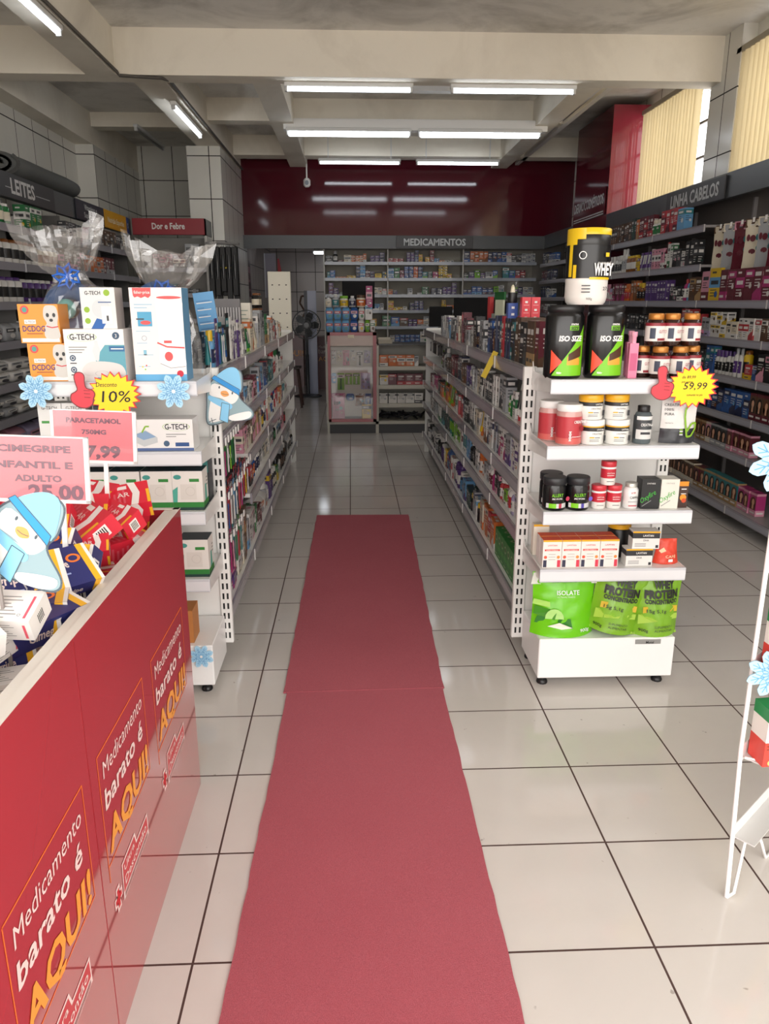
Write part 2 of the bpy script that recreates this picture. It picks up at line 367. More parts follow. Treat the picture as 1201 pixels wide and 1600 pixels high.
sign('shelf_sign','yellow category sign between the navy and the blue signs on the left wall fascia',T(-2.845,9.9,2.61)@RZ(90),.88,.2,mat('#c9930f',.4),[('Nutrição Esportiva',0,-.03,.06,.66)],mat('#d9cfae',.4))
sign('shelf_sign','blue category sign at the far end of the left wall fascia',T(-2.845,10.4,2.61)@RZ(90),.1,.2,mat('#27447c',.4),[('S',0,-.03,.06,.04)],LETT)
sign('shelf_sign','red sign reading Dor e Febre on the rear left shelving',T(-2.34,10.49,2.61),.92,.2,mat('#8d1c28',.4),[('Dor e Febre',0,-.03,.075,.42)],mat('#d8d4d0',.4))
# rolled mattress on top of the left shelving
def spiral():
    b=MB(); prof=[]
    for i in range(60):
        a=i/60*4.3*PI; r=.05+.10*i/60; prof.append((r*math.cos(a)*1.5,r*math.sin(a)*.72+.0))
    return prof
o=thing('rolled_mattress','grey ribbed mattress rolled up on top of the LEITES shelving','mattress',T(-3.08,7.25,2.83))
sp=spiral(); b=MB(); b.line([(p[0],p[1]) for p in sp],.03,mat('#4b4b4a',.8),RX(90))
MB().lathe([(.12,0),(.16,.02),(.165,.4),(.16,.8),(.165,1.3),(.155,1.58),(.12,1.62)],mat('#5a5c5b',.85),RX(-90),24,1.35,.68).build('roll',o)
b.build('rolled_edge',o)
# ---------------------------------------------------------------- carpet
def runner(name,quad,z,label):
    n=40; top=[];vs=[];fs=[]
    (ax,ay),(bx,by),(cx,cy),(dx,dy)=quad
    for i in range(n+1):
        t=i/n; jl=rnd.uniform(-.0025,.0025); jr=rnd.uniform(-.0025,.0025)
        l=(ax+(dx-ax)*t+jl,ay+(dy-ay)*t); r=(bx+(cx-bx)*t+jr,by+(cy-by)*t)
        vs+=[(*l,z),(*r,z),(*l,z-.006),(*r,z-.006)]
    for i in range(n):
        a=4*i;c=a+4
        fs+=[(a,a+1,c+1,c),(a+2,a,c,c+2),(a+1,a+3,c+3,c+1)]
    fs+=[(2,3,1,0),(4*n,4*n+1,4*n+3,4*n+2)]
    return tag(MB().add(vs,fs,CARPET).build(name),label,'carpet')
runner('carpet_runner',((-.36,.3),(.40,.3),(.392,3.04),(-.30,3.025)),.0065,'red carpet runner lying nearest the camera on the tiled floor')
runner('carpet_runner',((-.316,3.02),(.396,3.035),(.447,5.89),(-.295,5.91)),.0085,'far red carpet runner between the two shelf rows, its end overlapping the near one')
# ---------------------------------------------------------------- generic goods
PAL={'W':('white','#dedbd6'),'K':('black','#17171a'),'N':('navy','#20264f'),'B':('blue','#1f55a5'),'L':('light blue','#5b9fd4'),'T':('teal','#1e7f86'),
'G':('green','#1f7a3c'),'g':('lime green','#79bd23'),'Y':('yellow','#e6bb12'),'O':('orange','#dd6a22'),'R':('red','#c22a33'),'r':('maroon','#6b1a2b'),
'P':('pink','#dd8fa6'),'M':('magenta','#b3246f'),'V':('purple','#55307f'),'v':('lavender','#a99cc4'),'E':('cream','#ddd2b8'),'n':('brown','#5c3d26'),
'S':('silver','#a5a7ab'),'D':('dark grey','#3a3b3f'),'A':('amber','#8a4a12'),'t':('dark green','#123f35'),'F':('tan','#b08a55')}
def mute(h,k=.16):
    v=[int(h[i:i+2],16) for i in (1,3,5)]; g=sum(v)/3
    return '#'+''.join('%02x'%int((c*(1-k)+g*k)*.93) for c in v)
def pc(k,rough=.35): return mat(mute(PAL[k][1]),rough)
def cname(c): return PAL[c[0]][0] if len(c)<2 or c[1]==c[0] else PAL[c[0]][0]+' and '+PAL[c[1]][0]
def ink(c): return pc('W') if c in 'KNBTGRrMVnDtAO' else pc('D')
_P={}
def carton(c,w,d,h,v=0):
    b=MB(); x=w/2; y=d/2; B=pc(c[0],.4); A=pc(c[1] if len(c)>1 else c[0],.35); I=ink(c[0]); A2=pc(c[2]) if len(c)>2 else A
    b.box(-x,-y,0,x,y,h,B)
    for M,hw in ((fr(y+.0003),x),(RZ(90)@fr(x+.0003),y),(RZ(-90)@fr(x+.0003),y)):
        k=v%4; top=h*(.72 if k in(0,2) else .3)
        if k==0: b.rect(-hw,h*.72,hw,h*.93,A,M); b.rect(-hw*.7,h*.78,hw*.55,h*.87,ink(c[1] if len(c)>1 else c[0]),M,.0003)
        elif k==1: b.rect(-hw,0,hw,h*.3,A,M); b.rect(-hw*.7,h*.7,hw*.6,h*.82,I,M); b.rect(-hw*.8,h*.1,hw*.3,h*.18,ink(c[1] if len(c)>1 else c[0]),M,.0003)
        elif k==2: b.rect(-hw,h*.4,hw,h*.72,A,M); b.rect(-hw*.7,h*.5,hw*.7,h*.62,ink(c[1] if len(c)>1 else c[0]),M,.0003); b.rect(-hw*.6,h*.84,hw*.2,h*.9,I,M)
        else: b.poly([(-hw,0),(hw,0),(hw,h*.55),(-hw,h*.2)],A,M); b.rect(-hw*.75,h*.74,hw*.7,h*.86,I,M)
        for i in range(3):
            yy=h*(.62-.09*i) if k!=2 else h*(.32-.09*i)
            if k==1: yy=h*(.6-.08*i)
            b.rect(-hw*.7,yy,hw*(.1+.18*((i*7+v)%4)),yy+h*.025,I,M,.0003)
        if v%3!=1: b.disc(hw*.4,h*.45 if k!=2 else h*.2,min(hw,h)*.3,min(hw,h)*.3,A2,M,.0006,12)
    b.rect(-x*.8,-y*.6,x*.6,-y*.1,A,T(0,0,h),.0004); b.rect(-x*.5,y*.1,x*.5,y*.3,I,T(0,0,h),.0004)
    return [('carton',b)]
def dyebox(c,w,d,h,v=0):      # hair colour box with a portrait
    b=MB(); x=w/2;y=d/2; b.box(-x,-y,0,x,y,h,pc(c[0],.35)); A=pc(c[1],.35)
    for M,hw in ((fr(y+.0003),x),(RZ(90)@fr(x+.0003),y),(RZ(-90)@fr(x+.0003),y)):
        b.rect(-hw,0,hw,h*.26,A,M); b.rect(-hw*.7,h*.1,hw*.7,h*.17,pc('W'),M,.0003); b.rect(-hw,h*.9,hw,h,A,M)
    M=fr(y+.0003); b.disc(0,h*.56,x*.86,h*.27,mat(('#3a2218','#241610','#5a321e','#1b1210')[v%4],.5),M,.0003,14); b.poly([(-x*.8,h*.27),(x*.8,h*.27),(x*.7,h*.55),(-x*.7,h*.55)],mat(('#3a2218','#241610','#5a321e','#1b1210')[v%4],.5),M,.0003)
    b.disc(x*.08,h*.6,x*.42,h*.14,mat('#c99a7c',.5),M,.0006,14); b.rect(-x*.2,h*.3,x*.32,h*.48,mat('#c99a7c',.5),M,.0006)
    return [('carton',b)]
def bottle(c,w,d,h,v=0):
    r=w/2; ky=d/w; m=pc(c[0],.22); cap=pc(c[1] if len(c)>1 else 'W',.3); A=pc(c[2]) if len(c)>2 else ink(c[0])
    b=MB(); hb=h*(.8 if v%2 else .74)
    b.lathe([(r*.9,0),(r,h*.03),(r,hb*.8),(r*.85,hb*.92),(r*.42,hb)],m,None,14,1,ky)
    vs=[];fs=[]
    for i in range(9):
        a=R_(-150+120*i/8); vs+=[(r*1.01*math.cos(a),r*1.01*ky*math.sin(a),h*.15),(r*1.01*math.cos(a),r*1.01*ky*math.sin(a),hb*.7)]
        if i<8: fs.append((2*i,2*i+2,2*i+3,2*i+1))
    b.add(vs,fs,A,None,True); b.rect(-r*.45,h*.4,r*.45,h*.46,ink(c[2]) if len(c)>2 else m,fr(d/2*1.04)); b.rect(-r*.35,h*.3,r*.3,h*.33,ink(c[2]) if len(c)>2 else m,fr(d/2*1.04))
    q=MB(); q.lathe([(r*.5,hb),(r*.5,h*.98),(r*.44,h)] if v%2 else [(r*.75,hb*.98),(r*.75,h*.97),(r*.68,h)],cap,None,14,1,max(ky,.7))
    return [('bottle',b),('cap',q)]
def pump(c,w,d,h,v=0):
    r=w/2; m=pc(c[0],.22); q=MB(); b=MB(); cap=pc(c[1] if len(c)>1 else 'W',.3)
    b.lathe([(r*.92,0),(r,h*.03),(r,h*.6),(r*.8,h*.68),(r*.4,h*.71)],m,None,14,1,d/w); b.arc(r*1.01,h*.12,h*.5,-60,60,ink(c[0]))
    q.lathe([(r*.42,h*.71),(r*.42,h*.8),(r*.15,h*.81),(r*.15,h*.93),(r*.3,h*.94),(r*.3,h)],cap,None,10); q.box(-r*.12,-r*1.1,h*.95,r*.12,0,h*.995,cap)
    return [('bottle',b),('pump_head',q)]
def tub(c,w,d,h,v=0):
    r=w/2; b=MB(); q=MB(); m=pc(c[0],.3); A=pc(c[2]) if len(c)>2 else ink(c[0])
    b.lathe([(r*.9,0),(r*.97,h*.03),(r*.97,h*.7),(r*.8,h*.78)],m,None,16); b.arc(r*.985,h*.12,h*.62,-170,170,A,None,18)
    b.rect(-r*.5,h*.4,r*.5,h*.5,ink(c[2]) if len(c)>2 else m,fr(r*1.0)); q.lathe([(r*.9,h*.77),(r*.92,h*.8),(r*.92,h*.98),(r*.86,h)],pc(c[1] if len(c)>1 else 'W',.3),None,16)
    return [('jar',b),('lid',q)]
def tubep(c,w,d,h,v=0):      # squeeze tube on its cap
    x=w/2; b=MB(); q=MB(); m=pc(c[0],.25); vs=[];fs=[];n=12
    for k in range(7):
        t=k/6; z=h*.16+t*h*.84
        for i in range(n):
            a=2*PI*i/n; vs.append((x*(.72+.28*t)*math.cos(a),d/2*(1-t*.93)*math.sin(a),z))
    for k in range(6):
        for i in range(n): j=(i+1)%n; fs.append((k*n+i,k*n+j,k*n+n+j,k*n+n+i))
    b.add(vs,fs,m,None,True); A=pc(c[2] if len(c)>2 else c[1],.3)
    b.add([(-x*.6,-d/2*.72-.002,h*.36),(x*.6,-d/2*.72-.002,h*.36),(x*.75,-d/2*.25-.002,h*.85),(-x*.75,-d/2*.25-.002,h*.85)],[(0,1,2,3)],A)
    q.lathe([(x*.66,0),(x*.66,h*.15),(x*.6,h*.17)],pc(c[1],.3),None,12,1,d/w)
    return [('tube',b),('cap',q)]
def can(c,w,d,h,v=0):
    r=w/2; b=MB(); q=MB(); b.lathe([(r*.94,0),(r,h*.02),(r,h*.8),(r*.75,h*.86)],pc(c[0],.2),None,14); b.arc(r*1.01,h*.2,h*.6,-70,70,pc(c[2] if len(c)>2 else c[1]),None,10)
    q.lathe([(r*.78,h*.86),(r*.78,h*.98),(r*.6,h)],pc(c[1],.3),None,14); return [('can',b),('cap',q)]
def soft(c,w,d,h,v=0):       # soft pack: wipes, cotton, pads
    b=MB(); vs=[];fs=[];n=6;m=6
    for j in range(m+1):
        for i in range(16):
            a=2*PI*i/16; t=j/m; e=.35
            cx=math.copysign(abs(math.cos(a))**e,math.cos(a)); sy=math.copysign(abs(math.sin(a))**e,math.sin(a))
            k=.78+.22*math.sin(PI*min(1,max(0,t)))**.5 if 0<t<1 else .72
            vs.append((w/2*cx*k,d/2*sy*k*(1 if t<.8 else 1-.75*(t-.8)/.2),h*t))
    for j in range(m):
        for i in range(16): q=(i+1)%16; fs.append((j*16+i,j*16+q,j*16+16+q,j*16+16+i))
    b.add(vs,fs,pc(c[0],.3),None,True); b.add(vs,[tuple(range(15,-1,-1)),tuple(range(m*16,m*16+16))],pc(c[0]))
    A=pc(c[1] if len(c)>1 else 'W'); M=fr(d/2*1.012); b.rect(-w*.4,h*.5,w*.4,h*.72,A,M); b.disc(w*.08,h*.3,w*.22,h*.14,pc(c[2] if len(c)>2 else c[-1]),M,.0006,14); b.rect(-w*.3,h*.57,w*.2,h*.65,ink(c[1] if len(c)>1 else 'W'),M,.0006)
    for s_ in (1,-1): b.rect(-d*.3,h*.4,d*.3,h*.65,A,RZ(90*s_)@fr(w/2*1.012))
    return [('pack',b)]
def blister(c,w,d,h,v=0):    # hanging card with a clear bubble, origin at the bottom of the card
    b=MB(); q=MB(); b.box(-w/2,-.0015,0,w/2,.0015,h,pc(c[0],.45)); A=pc(c[1] if len(c)>1 else 'W'); M=fr(.0018)
    b.rect(-w/2,h*.72,w/2,h*.9,A,M); b.rect(-w*.35,h*.77,w*.25,h*.85,ink(c[1] if len(c)>1 else 'W'),M,.0004); b.disc(0,h*.95,w*.08,h*.012,SLOT,M,.0005,10)
    k=pc(c[2] if len(c)>2 else 'W',.3); q.lathe([(w*.13,h*.06),(w*.16,h*.12),(w*.11,h*.3),(w*.1,h*.52),(w*.17,h*.62),(w*.1,h*.69)],k,T(0,-.012,0),10,1,.5)
    return [('card',b),('product',q)]
def hangbag(c,w,d,h,v=0):    # polybag with folded cloth-like goods
    b=MB(); vs=[];fs=[];nx,nz=6,8; rr=random.Random(v*13+5)
    for j in range(nz+1):
        for i in range(nx+1):
            u=i/nx*2-1; t=j/nz; bul=(1-u*u)*math.sin(PI*min(1,t/.85) if t<.85 else 0)**.6 if t<.85 else 0
            vs.append((w/2*u*(1-.12*math.sin(PI*t)),-d/2*bul-.004+rr.uniform(-.006,.006),h*t))
    for j in range(nz):
        for i in range(nx): a=j*(nx+1)+i; fs.append((a,a+1,a+nx+2,a+nx+1))
    b.add(vs,fs,pc(c[0],.18),None,True); b.add([(x,-y*.3+.004,z) for x,y,z in vs],[f[::-1] for f in fs],pc(c[0],.3),None,True)
    for e in range(6): b.disc(rr.uniform(-.3,.3)*w,h*rr.uniform(.1,.7),w*rr.uniform(.06,.16),h*rr.uniform(.04,.12),pc(rr.choice('EKAnSrPTV'),.3),fr(d/2+.004+.0008*e),0,9,rr.random())
    q=MB(); q.box(-w/2,-.004,h*.86,w/2,.002,h*1.02,pc(c[1] if len(c)>1 else 'W')); q.disc(0,h*.96,.006,.006,SLOT,fr(.0045),.0004,10)
    q.rect(-w*.3,h*.89,w*.3,h*.92,ink(c[1] if len(c)>1 else 'W'),fr(.0045),.0003)
    return [('bag',b),('header_card',q)]
def ribbed(c,w,d,h,v=0):     # display tray of razors / combs
    b=MB(); b.box(-w/2,-d/2,0,w/2,d/2,h*.75,pc(c[0])); b.box(-w/2,d/2-.01,h*.75,w/2,d/2,h,pc(c[0]))
    n=9
    for i in range(n): x=-w/2+w*(i+.5)/n; b.box(x-w/n*.18,-d/2-.006,h*.05,x+w/n*.18,-d/2,h*.68,pc(c[1]))
    return [('tray',b)]
def roll(c,w,d,h,v=0):       # adhesive tape roll standing on edge
    b=MB(); M=T(0,d/2,h/2)@RX(90); r=h/2
    n=20; vs=[]
    for rr,z in ((r,0),(r,d),(r*.45,d),(r*.45,0)):
        for i in range(n): a=2*PI*i/n; vs.append((rr*math.cos(a),rr*math.sin(a),z))
    fs=[(k*n+i,k*n+(i+1)%n,((k+1)%4)*n+(i+1)%n,((k+1)%4)*n+i) for k in range(4) for i in range(n)]
    b.add(vs,fs,pc(c[0],.4),M,True); q=MB(); q.lathe([(r*.45,0),(r*.45,d*1.02),(r*.38,d*1.02),(r*.38,0)],pc(c[1] if len(c)>1 else 'K'),M,14,cap=False)
    return [('roll',b),('core',q)]
KIND={'c':(carton,'carton','carton'),'d':(dyebox,'hair_dye_box','box'),'b':(bottle,'bottle','bottle'),'p':(pump,'pump_bottle','bottle'),'t':(tub,'tub','jar'),
'u':(tubep,'squeeze_tube','tube'),'n':(can,'spray_can','can'),'k':(soft,'soft_pack','pack'),'x':(blister,'blister_pack','blister pack'),'h':(hangbag,'hanging_bag','bag'),
'r':(ribbed,'display_tray','tray'),'o':(roll,'tape_roll','roll')}
NICE={'carton':'carton','hair_dye_box':'hair dye box','bottle':'bottle','pump_bottle':'pump bottle','tub':'round tub','squeeze_tube':'squeeze tube','spray_can':'can','soft_pack':'soft pack','blister_pack':'blister pack','hanging_bag':'hanging polybag','display_tray':'ribbed display tray','tape_roll':'tape roll','medicine_box':'medicine box','toiletry_box':'box','skin_care_box':'box','hair_care_box':'box','toothbrush_pack':'toothbrush pack'}
_rec={}
ORD='first second third fourth fifth sixth seventh eighth ninth tenth eleventh twelfth thirteenth fourteenth fifteenth sixteenth seventeenth eighteenth nineteenth twentieth'.split()
def ordn(i):
    if i<20: return ORD[i]
    t=('twenty','thirty','forty','fifty')[(i+1)//10-2]; r=(i+1)%10
    return {'twenty':'twentieth','thirty':'thirtieth','forty':'fortieth','fifty':'fiftieth'}[t] if r==0 else t+'-'+ORD[r-1]
def good(k,c,w,d,h,M,shelf,key,parts=True,name=None,rowtxt='',v=None):
    fn,nm,cat=KIND[k]; nm=name or nm
    if nm=='carton':
        q=shelf[:2]; nm={'LA':'toiletry_box','RA':'skin_care_box','W1':'hair_care_box','W2':'hair_care_box','W3':'hair_care_box','W4':'hair_care_box','W5':'hair_care_box','W6':'hair_care_box'}.get(q,'carton')
    v=rnd.randrange(4) if v is None else v
    kk=(k,c,round(w,3),round(d,3),round(h,3),v,parts)
    if kk not in _P:
        pl=fn(c,w,d,h,v)
        if not parts and len(pl)>1:
            a=pl[0][1]
            for _,q in pl[1:]:
                off=len(a.v); a.v+=q.v
                for f,mi,sm in zip(q.f,q.mi,q.sm): a.f.append(tuple(i+off for i in f)); a.mi.append(a._m(q.mats[mi])); a.sm.append(sm)
            pl=pl[:1]
        _P[kk]=[(n,b.mesh(nm+'_'+n)) for n,b in pl]
    pl=_P[kk]
    o=bpy.data.objects.new(nm,pl[0][1]); C.objects.link(o); o.matrix_world=M; o['category']=cat
    for n,me in pl[1:]:
        q=bpy.data.objects.new(n,me); C.objects.link(q); q.parent=o
    _rec.setdefault((shelf,cname(c)+' '+NICE.get(nm,nm),rowtxt),[]).append((key,o,nm))
    return o
def finish_labels():
    for (shelf,ph,row),L in _rec.items():
        L.sort(key=lambda a:a[0]); end=ENDS[shelf.split('|')[0]]; sn=shelf.split('|')[1]
        for i,(k,o,nm,_n) in enumerate(L):
            r=(row+' ') if row else ''
            o['label']=(f"{r}{ph} on {sn}" if len(L)==1 else f"{ordn(i)} {r}{ph} from {end}, {sn}")
            o['group']=f"{NICE.get(nm,nm)}s on {sn}"
ENDS={}
def fill(shelf,end,spec,s0,s1,z,place,depth_off=0.0,parts_until=99,name=None,rows=1,rowdepth=.1,jit=.012,yaw=4):
    """spec: list of 'kind colours count WxDxH[*stack][@gap]' in cm; place(s,dep)->Matrix at shelf coordinate s"""
    ENDS[shelf.split('|')[0]]=end; s=s0; i=0; n=0
    while spec and s<s1:
        if i>=len(spec): break
        e=spec[i].split(); i+=1
        if e[0]=='-': s+=float(e[1])/100; continue
        k,c,cnt=e[0],e[1],int(e[2]); dim,_,st=e[3].partition('*'); w,d,h=[float(a)/100 for a in dim.split('x')]; st=int(st or 1)
        for _ in range(cnt):
            if s+w>s1: return s
            v=None
            for r in range(rows if k not in 'xho' else 1):
                for q in range(st):
                    M=place(s+w/2,d/2+.012+depth_off+r*(d+.01)+rnd.uniform(0,jit))@T(0,0,z+q*(h+.0006)+.0008)@RZ(rnd.uniform(-yaw,yaw))
                    row=('back-row' if r else '') if rows>1 else ''
                    if st>1: row=(('bottom','second-layer','third-layer','fourth-layer','fifth-layer','sixth-layer')[q]) if q<st-1 else 'topmost'
                    good(k,c,w,d,h,M,shelf,s+r*.001,parts=(s<parts_until and r==0),name=name if k=='c' else None,rowtxt=row)
            s+=w+rnd.uniform(.002,.007)
    return s
# ---------------------------------------------------------------- shelving
def price_clip(b,x,z,M): b.box(x-.004,-.004,z-.052,x+.004,.001,z+.012,WMET,M)
def slotted(b,x0,x1,y0,y1,z0,z1,M=None,cols=2,face=-1):
    b.rbox(x0,y0,z0,x1,y1,z1,WMET,.003,M)
    n=int((z1-z0-.03)/.05)
    for k in range(cols):
        xc=x0+(x1-x0)*(k+.5+(.12 if k==0 else -.12))/cols
        for i in range(n):
            zz=z0+.025+i*.05; b.rect(xc-.0045,zz,xc+.0045,zz+.03,SLOT,(M or I4)@T(0,y0-.0004,0)@FRONT)
ZS=(1.375,1.085,.82,.58,.235)
def gondola(name_label,xf,sgn,y0,joints,back_x):
    """aisle side of a double gondola; xf = shelf lip plane, sgn=+1 when it faces +X"""
    t=thing('gondola_shelving',name_label,'shelving',T(xf,y0,0)@RZ(90*sgn))
    # local frame: x along the aisle (sign below), -y outwards
    L=joints[-1]-y0; D=abs(back_x-xf)
    def bx(b,a0,a1,o0,o1,z0,z1,m):   # a along Y world from y0, o depth inwards from the lip
        if sgn>0: b.box(a0,o0,z0,a1,o1,z1,m)
        else: b.box(-a1,o0,z0,-a0,o1,z1,m)
    bp=MB(); bx(bp,0,L,D-.01,D+.01,.12,1.39,WMET); bp.build('back_panel',t)
    pl=MB(); bx(pl,.02,L-.02,.06,D,.0,.14,mat('#8b8988',.5)); pl.build('plinth',t)
    prev=y0
    for j in joints:
        for z in ZS:
            if sgn>0 and j==joints[0] and z in (.82,.58): continue
            b=MB(); bx(b,prev-y0+.004,j-y0-.004,0.0,D-.012,z-.022,z,WMET); sh=b.build('shelf',t)
            r=MB(); bx(r,prev-y0+.004,j-y0-.004,-.012,-.001,z-.062,z+.004,RAIL)
            bx(r,prev-y0+.004,j-y0-.004,-.013,-.0118,z-.052,z-.012,mat('#a7a1a9',.15,0,.4))
            bx(r,j-y0-.012,j-y0-.003,-.016,-.011,z-.062,z+.006,WMET); r.build('price_rail',sh)
        u=MB(); bx(u,j-y0-.015,j-y0+.015,D-.04,D-.011,.02,1.395,WMET); u.build('upright',t)
        prev=j
    # far end upright frame
    u=MB(); bx(u,L-.01,L+.02,.015,D,.0,1.395,WMET); u.build('end_panel',t)
    return t
JL=(4.35,5.35,6.35,7.25,8.05); JR=(4.3,5.35,6.4,7.5,8.6)
gondola('long white gondola with grey price rails left of the red carpet','x' and -.608,1,3.40,JL,-.93)
gondola('long white gondola with grey price rails right of the red carpet',.818,-1,3.40,JR,1.12)
# outer sides of the two gondolas
def slab_side(label,x0,x1,y0,y1):
    t=thing('gondola_shelving',label,'shelving',T((x0+x1)/2,y0,0))
    w=abs(x1-x0)/2
    for z in ZS: MB().box(-w,0.02,z-.022,w,y1-y0,z,WMET).box(-w-.0,0.02,z-.06,-w+.01,y1-y0,z+.004,RAIL).box(w-.01,0.02,z-.06,w,y1-y0,z+.004,RAIL).build('shelf',t)
slab_side('outer side of the left gondola, facing the LEITES wall',-1.255,-.945,3.42,8.0)
slab_side('outer side of the right gondola, facing the hair care wall',1.135,1.43,3.42,8.5)
# end panel taller than the left gondola, perforated
t=thing('perforated_end_post','tall white perforated panel standing at the far end of the left gondola','panel',T(-.73,8.1,0))
MB().rbox(-.115,0,.0,.115,.05,1.33,WMET,.003).build('lower_panel',t)
b=MB().rbox(-.115,-.005,1.335,.115,.045,1.97,mat('#d4d0c0',.4),.003); b.build('upper_panel',t)
h=MB()
for z in (1.42,1.56,1.70,1.84):
    for x in (-.07,0,.07): h.disc(x,z,.009,.006,SLOT,fr(.0055),0,10)
h.build('holes',t)
# ---------------------------------------------------------------- end caps
EZ=(1.369,1.099,.82,.563)
def endcap(label,x0,x1,zs,group=None):
    t=thing('end_cap_shelving',label,'shelving',T((x0+x1)/2,3.03,0)); w=(x1-x0)/2
    # back frame
    for s in (-1,1):
        b=MB(); slotted(b,s*w-.035 if s<0 else w-.022,-w+.022 if s<0 else w+.03,.335,.365,.09,1.395); b.build('upright',t)
    MB().box(-w,.348,.1,w,.36,1.39,WMET).box(-w,.346,.80,w,.348,.803,SLOT).build('back_panel',t)
    for z in zs:
        sh=MB().box(-w,0.004,z-.02,w,.345,z,WMET).build('shelf',t)
        MB().rbox(-w-.004,-.012,z-.056,w+.004,.002,z+.003,RAILW,.003).box(-w-.002,-.0125,z-.048,w+.002,-.0118,z-.008,mat('#dcdde0',.15,0,.5)).build('price_rail',sh)
        for s in (-1,1):
            b=MB(); M=T(s*w,0,0)
            b.prism([(0.0,z-.05),(.33,z-.075),(.335,z+.05),(.30,z+.01),(0.0,z+.003)],.003,WMET,M@RZ(90)@FRONT); b.build('bracket',sh)
    bs=MB().rbox(-w+.015,0,.045,w-.005,.33,.235,mat('#f0f0ef',.35,0,.2),.004).build('base',t)
    for x in (-w+.05,w-.05):
        for y in (.05,.3): MB().lathe([(.024,0),(.026,.008),(.02,.02),(.012,.024),(.012,.045)],BLACK,T(x,y,0),12).build('foot',t)
    return t
ER=endcap('white end cap shelving with supplements facing the entrance, right of the carpet',.80,1.43,EZ)
EL=endcap('white end cap shelving with inhaler boxes facing the entrance, behind the red bin',-1.262,-.612,(1.369,1.089,.838,.543))
b=MB(); b.rbox(.13,-.003,.0,.245,.0,.022,mat('#9a9a98',.4,.4),.001,T(0,0,.205)); b.text('Metal',.195,.208,.012,SLOT,fr(.0035),.01); b.build('maker_plate',ER)
# penguin cut-out, snowflakes, bursts
OUTL=mat('#4d5a63',.5); SKYB=mat('#86c6ea',.5); BLU=mat('#2f93da',.5); PGREY=mat('#8ea7ae',.5); ORNG=mat('#e8a35c',.5)
def bez(pts,n=6):
    out=[]
    m=len(pts)
    for i in range(m):
        p0,p1,p2,p3=pts[(i-1)%m],pts[i],pts[(i+1)%m],pts[(i+2)%m]
        for k in range(n):
            t=k/n; out.append(tuple(.5*((2*p1[a])+(-p0[a]+p2[a])*t+(2*p0[a]-5*p1[a]+4*p2[a]-p3[a])*t*t+(-p0[a]+3*p1[a]-3*p2[a]+p3[a])*t**3) for a in (0,1)))
    return out
def penguin(label,M,h):
    t=thing('penguin_cutout',label,'decoration',M); S=M; k=h
    def P_(pts): return [(a*k,b*k) for a,b in pts]
    body=bez([(-.30,.05),(-.34,.35),(-.36,.60),(-.26,.80),(-.05,.98),(.14,.97),(.20,.72),(.18,.55),(.42,.36),(.38,.22),(.05,.14),(-.16,.04)])
    MB().prism(P_(body),.002,PGREY,FRONT).line(P_(body+body[:1]),.02*k,OUTL,fr(.0022)).build('body',t)
    M1=fr(.0024)
    MB().poly(P_(bez([(-.27,.08),(-.29,.35),(-.24,.44),(0,.44),(.02,.20),(-.12,.10)],4)),WHITE,M1).poly(P_(bez([(-.32,.56),(-.25,.71),(.12,.60),(.14,.50),(.05,.42),(-.1,.48),(-.28,.5)],4)),WHITE,M1).build('face',t)
    MB().poly(P_(bez([(-.27,.76),(-.08,.99),(.10,.98),(.18,.64),(-.0,.70)],4)),SKYB,fr(.0030)).poly(P_([(-.31,.78),(-.27,.84),(.16,.68),(.17,.58)]),BLU,fr(.0034)).line(P_([(-.31,.78),(-.27,.84),(.16,.68),(.17,.58),(-.31,.78)]),.008*k,OUTL,fr(.0038)).build('hat',t)
    b=MB().poly(P_(bez([(-.32,.50),(-.2,.48),(.05,.42),(.06,.34),(-.05,.33),(-.3,.42)],4)),SKYB,fr(.0030)).poly(P_([(-.10,.42),(.03,.41),(.04,.10),(-.1,.13)]),SKYB,fr(.0034))
    b.line(P_([(-.10,.42),(.03,.41),(.04,.10),(-.1,.13),(-.10,.42)]),.008*k,OUTL,fr(.0038)); b.build('scarf',t)
    b=MB().poly(P_(bez([(-.13,.60),(-.05,.62),(.0,.56),(-.07,.52),(-.13,.55)],4)),ORNG,fr(.0034)).line(P_([(-.12,.57),(-.07,.56),(-.01,.57)]),.006*k,OUTL,fr(.0038)); b.build('beak',t)
    MB().disc(-.17*k,.66*k,.012*k,.022*k,OUTL,fr(.0036)).disc(.05*k,.60*k,.012*k,.022*k,OUTL,fr(.0036)).build('eyes',t)
    MB().poly(P_(bez([(.05,.22),(.35,.35),(.40,.28),(.30,.20),(.1,.15)],4)),WHITE,fr(.0030)).line(P_([(-.28,.06),(-.16,.13)]),.01*k,OUTL,fr(.0036)).line(P_([(-.24,.14),(-.2,.05)]),.01*k,OUTL,fr(.0036)).build('wing',t)
    return t
def snowflake(label,M,r):
    t=thing('snowflake_decoration',label,'decoration',M,'light blue paper snowflakes')
    pts=[]
    for i in range(8):
        for da,rr in ((-7,.93),(0,1),(7,.93),(14,.84),(22.5,.60),(31,.84)): a=R_(i*45+da+22); pts.append((r*rr*math.cos(a),r*rr*math.sin(a)))
    MB().prism(pts,.003,mat('#a9d5ee',.45),FRONT).build('backing',t)
    b=MB(); m=mat('#5f9fd0',.45)
    for i in range(8):
        a=R_(i*45+22); q=RY(-math.degrees(a))
        Mx=fr(.0034)@Matrix.Rotation(a,4,'Z')
        b.line([(r*.12,0),(r*.85,0)],r*.03,m,Mx)
        for s_ in (1,-1):
            b.line([(r*.35,0),(r*.6,s_*r*.2)],r*.03,m,Mx); b.line([(r*.55,0),(r*.75,s_*r*.14)],r*.03,m,Mx); b.line([(r*.12,0),(r*.35,s_*r*.14),(r*.5,0)],r*.025,m,Mx)
    b.disc(0,0,r*.1,r*.1,WHITE,fr(.0036)); b.build('crystal_lines',t); return t
